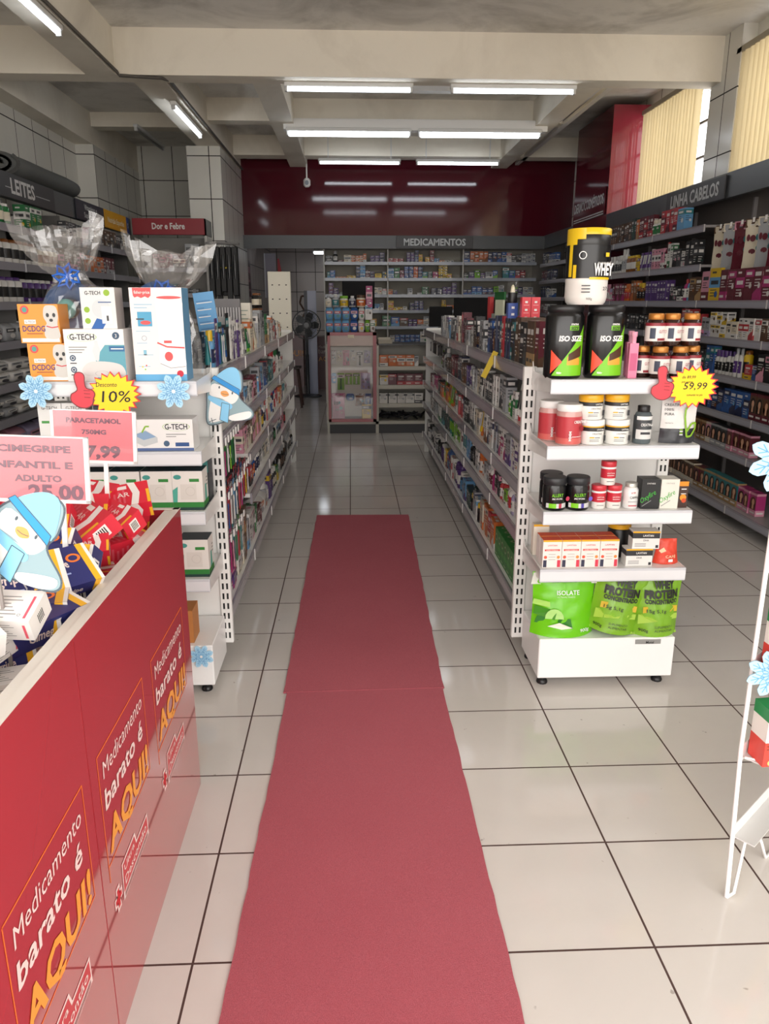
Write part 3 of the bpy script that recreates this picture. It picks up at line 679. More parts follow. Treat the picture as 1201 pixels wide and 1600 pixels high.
THUMB=[(-.45,.02),(-.42,.22),(-.30,.30),(-.22,.40),(-.26,.62),(-.28,.86),(-.20,.98),(-.05,.98),(.03,.86),(.02,.62),(.06,.44),(.24,.36),(.30,.22),(.24,.04),(.20,-.14),(.02,-.26),(-.20,-.24),(-.36,-.12)]
def burst(label,M,w,h,lines):
    t=thing('price_burst_card',label,'price sign',M); n=19
    def st(k0,k1,dx=0): return [((w/2)*(k0 if i%2 else k1)*math.cos(2*PI*i/(2*n))+dx,(h/2)*(k0 if i%2 else k1)*math.sin(2*PI*i/(2*n))) for i in range(2*n)]
    MB().prism(st(.83,1.05),.002,mat('#d2242c',.4),FRONT).build('red_edge',t)
    b=MB().poly(st(.77,.97,-.002),mat('#f7d400',.4),fr(.0024))
    b.build('yellow_star',t)
    b=MB()
    for tx,x,y,hh,ww in lines: b.text(tx,x*w,y*h,hh,mat('#1a1a1a',.6),fr(.0028),.004,ww,shear=.15)
    b.build('handwriting',t)
    k=h*.70; pts=[(a*k*1.05-w*.56,c*k*.92-h*.14) for a,c in bez(THUMB,4)]
    b=MB().prism(pts,.002,mat('#e23a48',.45),T(0,-.003,0)@FRONT).line(pts+pts[:1],.004,mat('#7a2a30',.5),fr(.0053))
    for yy in (-.02,.1,.2): b.line([(-w*.52-.10*k,yy*k-h*.05),(-w*.52+.1*k,yy*k-h*.06)],.0025,mat('#7a2a30',.5),fr(.0054))
    b.build('thumbs_up_hand',t); return t
# ---------------------------------------------------------------- goods on the right end cap
EY=3.03
def prod(name,label,cat,x,y,z,rz=0,group=None,rx=0): return thing(name,label,cat,T(x,y,z)@RZ(rz)@RX(rx),group)
GRN=mat('#79c51c',.3); ORR=mat('#e0492c',.35); YEL=mat('#e8c21a',.3); LIDY=mat('#e8ac1e',.35); LBLK=mat('#26262a',.35)
def iso(x,label):
    t=prod('protein_tub',label,'protein tub',x,3.13,1.370,0,'black and lime protein tubs on the end cap top shelf')
    r=.078
    MB().lathe([(.07,0),(r,.012),(r,.245),(.07,.262),(.066,.265)],mat('#0b0b0c',.22),None,28,1,.82).build('tub',t)
    MB().lathe([(.070,.262),(.074,.268),(.074,.287),(.07,.29)],mat('#101012',.35),None,28,1,.82).build('lid',t)
    b=MB()
    def wrap(pts,m,lift):   # lay a flat outline on the oval wall
        out=[]
        for u,v in pts:
            a=u/r; out.append(((r+lift)*math.sin(a),-(r+lift)*.82*math.cos(a),v))
        b.add(out,[tuple(range(len(out)))],m)
    def strip(f,m,lift,u0,u1,n=14):
        for i in range(n):
            a=u0+(u1-u0)*i/n; c=u0+(u1-u0)*(i+1)/n; l0,h0=f(a); l1,h1=f(c)
            if h0-l0<=0 and h1-l1<=0: continue
            wrap([(a,l0),(c,l1),(c,max(h1,l1)),(a,max(h0,l0))],m,lift)
    strip(lambda u:(.012,.012+max(0,(u+.062)/.145)*.20),GRN,.0006,-.062,.083)
    strip(lambda u:(.02+max(0,(u+.068)*.95),.115-max(0,(u+.068)*.95)),ORR,.0011,-.068,-.02)
    strip(lambda u:(.055,.085+.02*math.sin(u*60)),mat('#d9a23a',.4),.0014,.0,.06)
    strip(lambda u:(.07+.3*u,.095+.6*u),mat('#4a2a16',.4),.0017,.005,.065)
    strip(lambda u:(.192,.21),GRN,.0011,.005,.045)
    for s_,x0,y0,hh,ww,m in (('ISO SIZE',.014,.150,.021,.10,WHITE),('SIZE',.025,.1945,.012,.034,BLACK),('900g',-.03,.02,.008,.02,WHITE),('SYNTHA',.025,.212,.007,.034,WHITE)):
        v,f,a,q,c,d=textmesh(s_,.04); kx=ww/(q-a); k=hh/.72
        pts=[]
        for p in v:
            u=.12*p[1]*k+(p[0]-(a+q)/2)*kx+x0; an=u/r; pts.append(((r+.002)*math.sin(an),-(r+.002)*.82*math.cos(an),p[1]*k+y0))
        b.add(pts,f,m)
    b.build('printed_label',t); return t
iso(.868,'black and lime green ISO SIZE protein tub, left one on the end cap top shelf')
iso(1.035,'black and lime green ISO SIZE protein tub, right one beneath the white whey jar')
t=prod('whey_jar','tall black, yellow and white WHEY jar standing on the ISO SIZE tubs','protein jar',.945,3.13,1.661)
r=.083
MB().lathe([(.070,0),(.078,.01),(r,.03),(r,.10),(.085,.12),(.085,.20),(.078,.235),(.072,.25)],mat('#e8e4de',.3),None,30).build('jar',t)
b=MB().arc(.0858,.10,.224,-180,180,mat('#0e0e10',.3),None,36).arc(.0862,.105,.235,-72,-60,YEL,T(0,0,0),4)
b.arc(.0863,.10,.15,-56,-46,YEL,None,4)
b.arc(.0865,.095,.104,-10,60,YEL); b.build('sleeve',t)
b=MB(); b.lathe([(.081,.218),(.083,.225),(.083,.268),(.079,.272)],mat('#1d1d1d',.3),None,30); b.lathe([(.0845,.262),(.0845,.283),(.08,.287)],YEL,None,30); b.arc(.0848,.225,.285,-110,-48,YEL,None,12); b.arc(.0849,.245,.285,-48,-25,YEL,None,6); b.build('lid',t)
b=MB(); b.text('WHEY',.016,.112,.044,WHITE,RZ(16)@fr(.0885),.04,.085); b.text('DARKNESS',.022,.152,.008,WHITE,RZ(14)@fr(.0875),.01,.055)
b.ring(-.03,.185,.012,.015,WHITE,RZ(-10)@fr(.0882)); b.rect(.025,.18,.04,.195,YEL,RZ(14)@fr(.0885))
for i in range(3): b.rect(-.045,.07-.012*i,-.01,.074-.012*i,LBLK,fr(.0875))
b.text('27g',.035,.055,.013,LBLK,RZ(14)@fr(.0875),.01); b.text('900g',-.012,.018,.009,LBLK,fr(.087)); b.build('lettering',t)
COP=mat('#b97a35',.3,.4)
def gold(x,y,z,label):
    t=prod('supplement_bottle',label,'bottle',x,y,z,rnd.uniform(-8,8),'dark supplement bottles with copper lids on the top shelf')
    MB().lathe([(.036,0),(.039,.006),(.039,.085),(.034,.1),(.028,.104)],mat('#2a130c',.12),None,20).build('bottle',t)
    MB().lathe([(.030,.103),(.031,.106),(.031,.124),(.029,.127)],COP,None,20).build('lid',t)
    b=MB().arc(.0395,.018,.088,-120,120,mat('#e6e1da',.4),None,20).arc(.0398,.078,.09,-120,120,mat('#8c2430',.4),None,20).arc(.0398,.02,.03,0,70,mat('#8c2430',.4)).arc(.0399,.028,.07,-45,-12,mat('#3c4356',.5),None,6)
    b.text('GUTTO',.012,.05,.013,mat('#a32c4c',.4),RZ(12)@fr(.0405),.0,.032); b.build('label_wrap',t)
rowA=[1.205,1.262,1.345,1.415]
for i,x in enumerate(rowA): gold(x,3.10+(.05 if i in(0,3) else 0),1.370,('leftmost','second','third','rightmost')[i]+' copper-lidded dark bottle in the lower row, end cap top shelf')
for i,x in enumerate((1.238,1.305,1.385)): gold(x,3.115,1.5,('left','middle','right')[i]+' copper-lidded dark bottle in the upper row, end cap top shelf')
for i,x in enumerate((1.148,1.172)):
    t=prod('pink_bottle',('front','rear')[i]+' slim pink bottle between the black tubs and the copper-lidded bottles','bottle',x,3.10+i*.1,1.370)
    MB().box(-.018,-.012,0,.018,.012,.14,mat('#d9799a',.25)).build('bottle',t); MB().lathe([(.01,.14),(.01,.165),(.013,.167),(.013,.185)],mat('#e8a0b8',.3),None,10).build('cap',t)
    MB().rect(-.014,.03,.014,.1,mat('#c2527c',.4),fr(.0125)).build('label_print',t)
burst('yellow star price card with red thumbs-up reading 59,99 on the right end cap',T(1.368,3.005,1.343),.205,.165,[('59,99',.04,-.06,.028,.095),('de 89,99',-.1,.2,.012,.055),('por apenas',-.12,.1,.008,.045),('somente no pix',.05,-.22,.009,.065)])
# shelf two
z=1.1
def redtub(x,y,label):
    t=prod('creatine_jar',label,'jar',x,y,z,10,'red creatine jars with white lids')
    MB().lathe([(.048,0),(.052,.006),(.052,.125),(.048,.138)],mat('#c99a94',.12),None,24).build('jar',t); MB().lathe([(.049,.138),(.052,.141),(.052,.165),(.049,.168)],WHITE,None,24).build('lid',t)
    b=MB().arc(.0526,.03,.118,-170,170,mat('#b93a42',.3),None,30).arc(.053,.006,.03,-120,120,mat('#cf625c',.3),None,20)
    b.text('CREATINE',.012,.092,.012,WHITE,RZ(14)@fr(.0540),.02,.06); b.text('MMM',0,0,.012,WHITE,fr(.0540)@T(-.012,.04,0)@RZ(90),.02,.04); b.arc(.0532,.035,.037,-10,60,WHITE); b.disc(.022,.07,.01,.013,mat('#8c1620'),RZ(14)@fr(.0543)); b.build('label_wrap',t)
redtub(.853,3.20,'red creatine jar with white lid, rear one at the shelf end'); redtub(.90,3.09,'red creatine jar with white lid, front one left of the white tubs')
def lav(x,z0,label,up):
    t=prod('powder_tub',label,'tub',x,3.10,z0,rnd.uniform(-6,6),'white powder tubs with yellow and black bands')
    MB().lathe([(.047,0),(.049,.004),(.049,.075),(.047,.078)],mat('#e9e8e3',.35),None,28).build('tub',t); MB().lathe([(.0495,.078),(.0505,.08),(.0505,.1),(.049,.102)],WHITE if not up else LIDY,None,28).build('lid',t)
    b=MB().arc(.0496,.072,.077,-175,175,LIDY,None,30).arc(.0496,.056,.072,-100,175,LBLK,None,30)
    b.text('LAVITAN',.012,.061,.007,WHITE,RZ(8)@fr(.0505),.01,.03); b.text('CREATINE' if x<1.03 else 'L-GLUTAMINA',.005,.043,.007,LBLK,fr(.0502),.0,.04); b.rect(-.025,.028,-.005,.033,LIDY,fr(.0502)); b.rect(-.003,.028,.018,.032,mat('#888'[0:1]+'888888',.5),fr(.0502))
    for i in range(2): b.rect(-.025,.02-.006*i,.015,.022-.006*i,mat('#777777',.5),fr(.0502))
    b.rect(.026,.018,.036,.04,LBLK,RZ(10)@fr(.0508)); b.build('label_wrap',t)
lav(1.002,1.1,'white creatine powder tub, lower left of the four banded tubs',0); lav(1.108,1.1,'white glutamine powder tub, lower right of the four banded tubs',0)
lav(.99,1.204,'white powder tub, upper left of the four banded tubs, under the shelf lip',1); lav(1.098,1.204,'white powder tub, upper right of the four banded tubs, under the shelf lip',1)
t=prod('creatine_bottle','grey creatine bottle with black cap beside the CREATINA pouch','bottle',1.215,3.10,z,0)
MB().lathe([(.035,0),(.037,.005),(.037,.11),(.03,.128),(.022,.132)],mat('#5b6467',.15),None,22).build('bottle',t); MB().lathe([(.024,.131),(.025,.134),(.025,.155),(.023,.157)],BLACK,None,18).build('cap',t)
b=MB().arc(.0375,.02,.115,-130,130,mat('#3b3f42',.35),None,20).arc(.0378,.02,.06,-60,60,mat('#d8d8d5',.4),None,14).arc(.0378,.1,.115,-60,70,mat('#e4e4e1',.4),None,14); b.text('CREATINA',.004,.075,.012,WHITE,fr(.0385),.01,.05); b.rect(-.02,.04,.02,.05,LBLK,fr(.0385)); b.build('label_wrap',t)
t=prod('creatine_pouch','white and dark grey CREATINA 100% PURA pouch with green ribbon mark','pouch',1.365,3.10,z,0)
def pouch(t,w,h,dep,m,name='pouch',botm=None,bh=.3,taper=.0,wave=.004,seed=1):
    rr=random.Random(seed); nx,nz=12,14; b=MB(); F=[];B=[]
    for j in range(nz+1):
        for i in range(nx+1):
            u=i/nx*2-1; tt=j/nz; bul=(1-abs(u)**2.4)*(1-tt**1.6)**.8
            x=w/2*u*(1-taper*tt)*(1-.05*math.sin(PI*tt)); yy=dep/2*bul+rr.uniform(-wave,wave)*(0 if j in(0,nz) or i in(0,nx) else 1)
            F.append((x,-yy-.001,h*tt)); B.append((x,yy*.8+.001,h*tt))
    fs=[(j*(nx+1)+i,j*(nx+1)+i+1,(j+1)*(nx+1)+i+1,(j+1)*(nx+1)+i) for j in range(nz) for i in range(nx)]
    k=int(nz*bh)*nx if botm else 0
    if botm: b.add(F,fs[:k],botm,None,True)
    b.add(F,fs[k:],m,None,True); b.add(B,[f[::-1] for f in fs],m,None,True)
    n=len(F); ed=[i for i in range(nx+1)]; top=[nz*(nx+1)+i for i in range(nx+1)]
    allv=F+B
    b.add(allv,[(i,i+n,i+1+n,i+1) for i in ed[:-1]]+[(top[i],top[i]+1,top[i]+1+n,top[i]+n) for i in range(nx)]+[(j*(nx+1),(j+1)*(nx+1),(j+1)*(nx+1)+n,j*(nx+1)+n) for j in range(nz)]+[(j*(nx+1)+nx,j*(nx+1)+nx+n,(j+1)*(nx+1)+nx+n,(j+1)*(nx+1)+nx) for j in range(nz)],m)
    b.build(name,t)
    def surf(x,zz,lift=.002):
        u=max(-1,min(1,x/(w/2))); tt=min(1,max(0,zz/h)); return (x,-(dep/2*(1-abs(u)**2.4)*(1-tt**1.6)**.8)-lift-wave,zz)
    return surf
def on(surf,b,pts,faces,m,lift=.002): b.add([surf(p[0],p[1],lift) for p in pts],faces,m)
def stext(surf,b,s_,x,y,h,w,m,bold=.0,lift=.0025,rot=0):
    v,f,a,q,c,d=textmesh(s_,bold); kx=w/(q-a); k=h/.72; ca,sa=math.cos(R_(rot)),math.sin(R_(rot))
    pts=[]
    for p in v:
        u=(p[0]-(a+q)/2)*kx; w_=p[1]*k; pts.append((x+u*ca-w_*sa,y+u*sa+w_*ca))
    on(surf,b,pts,f,m,lift)
s=pouch(t,.155,.215,.05,mat('#dcdad6',.35),'pouch',mat('#2a2b31',.3),.32)
b=MB()
for i,tx in enumerate(('CREATINA','100%','PURA')): stext(s,b,tx,(-.03,-.047,-.046)[i],.155-.019*i,.011,(.075,.036,.036)[i],LBLK,.005)
stext(s,b,'NUTRATA',-.045,.083,.004,.03,LBLK)
def sline(pts,w,m,lift=.003):
    for (a,c),(d,e) in zip(pts,pts[1:]):
        n=5
        for i in range(n):
            p=(a+(d-a)*i/n,c+(e-c)*i/n); q=(a+(d-a)*(i+1)/n,c+(e-c)*(i+1)/n); L=math.hypot(d-a,e-c); nx,ny=-(e-c)/L*w/2,(d-a)/L*w/2
            on(s,b,[(p[0]+nx,p[1]+ny),(p[0]-nx,p[1]-ny),(q[0]-nx,q[1]-ny),(q[0]+nx,q[1]+ny)],[(0,1,2,3)],m,lift)
sline([(.04,.165),(.02,.14),(.018,.11),(.03,.028),(.05,.03),(.07,.06),(.07,.085),(.05,.082),(.03,.05)],.008,mat('#7fae22',.35))
for i in range(4): on(s,b,[(-.002,.035+.007*i),(.012,.035+.007*i),(.012,.039+.007*i),(-.002,.039+.007*i)],[(0,1,2,3)],mat('#7fae22') if i%2 else WHITE,.003)
b.build('printed_front',t)
# shelf three
z=.821
for i,(x,y,l) in enumerate(((.862,3.17,'rear'),(.855,3.085,'front left'),(.955,3.085,'front right'))):
    t=prod('preworkout_jar',l+' black jar with lime and white lettering, on the third end cap shelf','jar',x,y,z,(-3,6,0)[i],'black jars on the third end cap shelf')
    MB().lathe([(.046,0),(.049,.005),(.049,.095),(.045,.108)],mat('#0e0e10',.2),None,26).build('jar',t); MB().lathe([(.046,.108),(.049,.111),(.049,.138),(.046,.141)],mat('#222326',.4),None,26).build('lid',t)
    b=MB().arc(.0496,.012,.032,-60,60,mat('#cfcfcf',.4),None,14).arc(.0499,.012,.032,-45,-8,GRN,None,6).arc(.0499,.012,.032,5,20,mat('#b0304a' if i<2 else '#4a3f9a',.4),None,4)
    b.text('ALLERT',-.004,.062,.014,GRN,fr(.0505),.01,.05); b.text('PRE WORK',-.004,.05,.007,WHITE,fr(.0505),.01,.045); b.disc(.03,.05,.01,.01,mat('#c0405a' if i<2 else '#6a5fc0',.4),RZ(20)@fr(.052)); b.build('label_wrap',t)
def rw(x,z0,label):
    t=prod('collagen_jar',label,'jar',x,3.09,z0,0,'small red and white jars')
    MB().lathe([(.029,0),(.031,.004),(.031,.072),(.029,.078)],mat('#e6e3dd',.25),None,20).build('jar',t); MB().lathe([(.030,.078),(.032,.08),(.032,.1),(.03,.102)],mat('#c5303c',.3),None,20).build('lid',t)
    b=MB().arc(.0315,.03,.075,-175,175,mat('#c02a3a',.3),None,26).arc(.0318,.07,.078,-175,175,WHITE,None,26); b.text('LAVITAN',0,.05,.006,WHITE,fr(.0325),.0,.03); b.rect(-.015,.042,.015,.044,WHITE,fr(.0325)); b.rect(-.015,.016,.015,.018,LBLK,fr(.0325)); b.build('label_wrap',t)
rw(1.048,z,'small red and white jar, lower left of the trio'); rw(1.115,z,'small red and white jar, lower right of the trio'); rw(1.083,z+.1035,'small red and white jar on top of the other two')
t=prod('capsule_bottle','white capsule bottle with silver cap beside the black Oxyfire box','bottle',1.187,3.09,z)
MB().lathe([(.03,0),(.032,.004),(.032,.08),(.024,.093)],mat('#e4e4e2',.25),None,20).build('bottle',t); MB().lathe([(.026,.092),(.026,.108),(.024,.11)],mat('#b8b7b0',.3,.5),None,18).build('cap',t)
b=MB(); b.text('CAFFE',.004,.045,.011,LBLK,fr(.0335),.01,.036); b.text('ATP',0,.066,.008,mat('#c03040'),fr(.0335),.01,.02); b.rect(-.02,.03,.02,.033,mat('#999999'),fr(.0335)); b.rect(-.018,.012,.018,.016,mat('#c03040'),fr(.0335)); b.build('label_wrap',t)
for i,(x,mm,l) in enumerate(((1.262,mat('#17181a',.35),'black Oxyfire box with green script, beside the white one'),(1.345,mat('#dddbd0',.4),'off-white Oxyfire box with green script, beside the black one'))):
    t=prod('supplement_box',l,'box',x,3.095,z,-3); MB().box(-.038,-.038,0,.038,.038,.128,mm).build('box',t)
    b=MB(); b.text('Oxyfire',.0,.05,.022,mat('#3fae3a',.4),fr(.0386)@RZ(35)@T(.02,-.01,0),.0,.075,shear=.3); b.text('SYNTHESE',0,.108,.006,WHITE if i==0 else mat('#999999'),fr(.0386),.0,.035); b.rect(-.02,.026,.025,.029,mat('#8a8a8a'),fr(.0386)@RZ(35)); b.build('lettering',t)
t=prod('honey_box','small brown box with orange fruit picture at the shelf end','box',1.408,3.09,z,0); MB().box(-.02,-.02,0,.02,.02,.115,mat('#3a221a',.35)).build('box',t)
MB().rect(-.02,.095,.02,.115,mat('#e08a1e'),fr(.0204)).disc(0,.045,.014,.014,mat('#e89020'),fr(.0206)).disc(.004,.032,.01,.01,mat('#c8481e'),fr(.021)).rect(-.01,.06,.012,.063,WHITE,fr(.0206)).rect(-.01,.08,.012,.084,WHITE,fr(.0206)).build('printed_front',t)
# shelf four
z=.564
for i in range(4):
    for r_ in range(2):
        x=.852+i*.083
        t=prod('vitamin_box',(('front-row','back-row')[r_]+' white and red vitamin box, '+('first','second','third','fourth')[i]+' from the left, fourth end cap shelf'),'box',x,3.075+r_*.06,z,0,'white and red vitamin boxes')
        MB().box(-.0405,-.027,0,.0405,.027,.125,mat('#e7e0da',.4)).build('box',t)
        b=MB().rect(-.0405,.117,.0405,.125,LIDY,fr(.0274)).box(-.0405,-.027,.125,.0405,.027,.1256,mat('#cf4a30',.4))
        b.rect(-.033,.076,.033,.084,mat('#d8504a'),fr(.0274)); b.text('LAVITAN',0,.098,.007,mat('#c5303c'),fr(.0274),.01,.04); b.text('SUPER FORMULA',0,.0775,.0045,WHITE,fr(.0276),.01,.052)
        b.disc(-.028,.048,.007,.007,mat('#e0573c'),fr(.0274)).disc(.028,.048,.007,.007,mat('#e08a3c'),fr(.0274)); b.rect(-.037,.003,-.022,.035,mat('#2f3046'),fr(.0274)); b.rect(.024,.003,.038,.035,mat('#d2384e'),fr(.0274))
        for q in range(3): b.rect(-.015,.06-.012*q,.015,.062-.012*q,mat('#9c9490'),fr(.0274))
        b.build('printed_front',t)
t=prod('vitamin_box','small white and yellow vitamin box lying behind the row at the left shelf end','box',.845,3.24,z,0); MB().box(-.035,-.02,0,.035,.02,.145,mat('#e7dfd0',.4)).rect(-.035,.135,.035,.145,LIDY,fr(.0204)).build('box',t)
for i,(x,zz,ln) in enumerate(((1.237,z,'lower'),(1.262,z+.0785,'upper'))):
    t=prod('vitamin_box',ln+' wide white and black boxed supplement with orange top edge','box',x,3.085,zz,(0,-3)[i],'wide white and black supplement boxes')
    MB().box(-.058,-.03,0,.058,.03,.078,mat('#e3e1dd',.4)).build('box',t)
    b=MB().rect(-.058,.071,.058,.078,LIDY,fr(.0304)).rect(-.058,.047,.058,.071,LBLK,fr(.0304)).box(-.0585,-.03,.047,-.0579,.03,.071,LBLK); b.text('LAVITAN',.008,.055,.009,WHITE,fr(.0306),.015,.045); b.text('DHA',0,.034,.008,LBLK,fr(.0304),.01); b.rect(.042,.004,.054,.017,LBLK,fr(.0304))
    for q in range(3): b.rect(-.048,.022-.006*q,.0,.0245-.006*q,mat('#888888'),fr(.0304))
    b.build('printed_front',t)
t=prod('supplement_jar','black jar hidden behind the wide white and black boxes','jar',1.20,3.22,z,0); MB().lathe([(.05,0),(.05,.12),(.045,.13)],BLACK,None,20).build('jar',t); MB().lathe([(.051,.13),(.051,.15)],LIDY,None,20).build('lid',t)
t=prod('gift_pack','coral red sachet pack with cream swirls at the right end of the fourth shelf','pack',1.372,3.10,z,0)
s=pouch(t,.115,.11,.06,mat('#d9442e',.35),'pack',None,.3,.25); b=MB(); stext(s,b,'CAFÉ',.01,.03,.012,.045,mat('#f0d8b0')); on(s,b,[(-.04,.06),(-.02,.075),(-.01,.06),(-.03,.05)],[(0,1,2,3)],mat('#e8c9a0')); on(s,b,[(.0,.012),(.02,.012),(.02,.024),(0,.024)],[(0,1,2,3)],WHITE); b.build('printed_front',t)
# base: green pouches
z=.236
LG=mat('#6cc414',.25)
t=prod('protein_pouch','bright lime ISOLATE pouch bulging at the left of the base','pouch',.93,3.11,z,0); s=pouch(t,.285,.29,.14,LG,'pouch',None,.3,.0,.008,5)
b=MB(); on(s,b,[(-.15,.235),(.15,.235),(.14,.289),(-.14,.289)],[(0,1,2,3)],mat('#dfe2d8',.3),.004); stext(s,b,'ISOLATE',.01,.195,.02,.1,WHITE,.01,.004); stext(s,b,'ULTRAFILTRADO',.0,.183,.007,.08,mat('#e0f0c8'),0,.004); stext(s,b,'BODY NUTRITION',0,.247,.01,.12,mat('#2d7a20'),.01,.005); stext(s,b,'900g',.09,.025,.016,.045,WHITE,.01,.004)
def spoly(pts,m,lift=.004): 
    on(s,b,pts,[tuple(range(len(pts)))],m,lift)
spoly([(-.135,.10),(-.05,.085),(-.04,.125),(-.13,.14)],mat('#3f8d1d',.3)); spoly([(-.13,.06),(.03,.045),(.02,.09),(-.12,.095)],mat('#2f7a24',.3)); spoly([(-.05+.04*math.cos(a*.4),.09+.045*math.sin(a*.4)) for a in range(0,9)],mat('#a9d97a',.3),.006); spoly([(-.08,.055),(-.03,.075),(.03,.05),(-.02,.045)],mat('#e6e9d8',.3),.007); spoly([(-.14,.145),(-.07,.14),(-.07,.165),(-.135,.17)],mat('#a9dd6a',.3),.005)
b.build('printed_front',t)
for i,(x,l,rot) in enumerate(((1.145,'olive green WHEY PROTEIN pouch, middle one on the base, leaning over',-9),(1.345,'olive green WHEY PROTEIN pouch, right one on the base',0))):
    t=thing('protein_pouch',l,'pouch',T(x,3.09,z+(.018 if rot else 0))@RZ((-8,4)[i])@RY(-rot),'olive green whey pouches'); s=pouch(t,.21,.305,.12,mat('#7db02a',.25),'pouch',None,.3,-.12,.008,9+i)
    b=MB(); K=mat('#15180f',.4)
    stext(s,b,'WHEY',.015,.222,.034,.095,K,.06,.004); stext(s,b,'PROTEIN',.005,.180,.035,.155,K,.06,.004); stext(s,b,'CONCENTRADO',.005,.155,.019,.15,K,.05,.004)
    on(s,b,[(-.075,.11),(.085,.11),(.085,.138),(-.075,.138)],[(0,1,2,3)],mat('#cfae2c',.3),.005); stext(s,b,'15g 5,1g',-.02,.116,.015,.085,K,.01,.006); on(s,b,[(-.09,.055),(-.03,.075),(.09,.075),(.09,.10),(-.09,.10)],[(0,1,2,3,4)],mat('#a7cc4c',.3),.004)
    stext(s,b,'SUPLEMENTO',.015,.045,.011,.085,K,0,.005); stext(s,b,'ALIMENTAR',.015,.028,.011,.085,K,0,.005); stext(s,b,'900g',-.07,.025,.014,.035,K,.01,.005); on(s,b,[(-.1,.0),(.1,.0),(.1,.012),(-.1,.012)],[(0,1,2,3)],mat('#8fb53a'),.003)
    b.build('printed_front',t)
# ---------------------------------------------------------------- goods on the left end cap
z=1.370
ORP=mat('#e8952c',.4); PUR=mat('#4b2a6e',.4)
for i,zz in enumerate((z,z+.1475)):
    x=-1.195-.018*i+.008
    t=prod('inhaler_box',('lower','upper')[i]+' orange inhaler box with a white toy puppy picture','box',x,3.12,zz,(4,2)[i],'orange puppy inhaler boxes'); MB().box(-.075,-.06,0,.075,.06,.146,ORP).box(-.0752,-.06,0,-.0748,.06,.146,mat('#c57c2a')).build('box',t)
    b=MB(); F=fr(.0604); b.rect(-.07,.004,.07,.018,PAPER,F); b.poly(bez([(.02,.02),(.02,.06),(.028,.075),(.018,.10),(.024,.135),(.045,.142),(.068,.135),(.073,.1),(.068,.07),(.073,.02)],4),mat('#cfccc6',.5),F,.0003)
    for ex in (.034,.058): b.disc(ex,.105,.006,.008,BLACK,F,.0006)
    b.disc(.046,.086,.007,.006,BLACK,F,.0006); b.line([(.026,.064),(.046,.058),(.07,.062)],.004,mat('#c8303a'),F,.0006)
    b.text('DCDOG',-.022,.044,.022,PUR,F,.02,.085); b.rect(-.055,.072,-.012,.088,PAPER,F,.0003); b.text('G-TECH',-.034,.076,.008,LBLK,F,.0,.036); b.ring(-.05,.125,.009,.016,mat('#e04a48'),F,.0003); b.disc(-.05,.125,.009,.01,mat('#4f9b90'),F,.0004); b.rect(-.05,.034,.01,.037,mat('#a03a30'),F,.0003)
    b.build('printed_front',t)
t=prod('nebulizer_box','large white G-TECH nebulizer box in the middle of the top shelf','box',-1.0,3.12,z,0); MB().box(-.115,-.065,0,.115,.065,.2,mat('#e5e4e2',.4)).build('box',t)
b=MB(); F=fr(.0654); b.text('G-TECH',-.045,.16,.022,LBLK,F,.02,.095); b.ring(-.045,.17,.054,.056,mat('#8cb83a'),F,.0002,30,.3); b.disc(.085,.175,.014,.014,mat('#34506a'),F); b.text('3',.085,.168,.014,WHITE,F)
b.poly([(.0,.0),(.115,.0),(.115,.14),(.04,.14),(.0,.09)],mat('#5fa3b3'),F,.0001); b.poly(bez([(-.05,.055),(-.02,.075),(.05,.075),(.1,.06),(.11,.02),(.06,.012),(-.03,.02),(-.055,.035)],4),mat('#d8d6d3',.5),F,.0004); b.ring(.02,.03,.025,.027,mat('#b5b2ae'),F,.0006,20,.4); b.poly(bez([(.002,.08),(-.004,.1),(-.008,.12),(.0,.14),(.002,.155),(.012,.155),(.014,.14),(.02,.12),(.016,.1),(.012,.08)],4),mat('#cfd6d8',.3),F,.0005)
b.rect(.055,.115,.115,.135,mat('#2c6a9a'),F,.0003); b.rect(.062,.123,.11,.127,WHITE,F,.0005)
for yy in (.09,.045): b.disc(-.088,yy,.012,.012,mat('#3a5570'),F); b.rect(-.1,yy-.022,-.075,yy-.018,LBLK,F); b.ring(-.088,yy,.005,.007,WHITE,F,.0004)
for i,ww in enumerate((.07,.06,.05)): b.rect(-.1,.13-.01*i,-.1+ww,.133-.01*i,mat('#777777'),F)
b.build('printed_front',t)
t=prod('inhaler_box','small white G-TECH box with blue and green marks, standing on the nebulizer box','box',-.975,3.12,z+.2005,0); MB().box(-.066,-.05,0,.066,.05,.155,mat('#dedfdc',.4)).box(.0655,-.05,0,.0665,.05,.155,mat('#b9b2ae')).build('box',t)
b=MB(); F=fr(.0504); b.text('G-TECH',-.018,.128,.014,LBLK,F,.02,.06); b.disc(.035,.135,.012,.012,mat('#8fb52e'),F); b.disc(-.045,.072,.011,.011,mat('#8fb52e'),F); b.disc(-.045,.03,.011,.011,mat('#8fb52e'),F); b.disc(.01,.075,.036,.036,mat('#cfd4d6'),F,.0002); b.poly([(-.035,.0),(.01,.0),(.03,.03),(-.01,.04)],mat('#1f5da8'),F,.0002); b.rect(.01,.02,.05,.085,mat('#e2e4e6'),F,.0004); b.rect(.028,.03,.036,.05,LBLK,F,.0006); b.rect(.0,.098,.05,.102,mat('#3a5a90'),F,.0004); b.build('printed_front',t)
t=prod('toy_box','tall white Fisher-Price box with a pink humidifier picture on the top shelf','box',-.752,3.12,z,0); MB().box(-.1,-.06,0,.1,.06,.355,mat('#eae1de',.4)).box(.0995,-.0595,.0,.1005,.0595,.354,mat('#5f93b8',.4)).build('box',t)
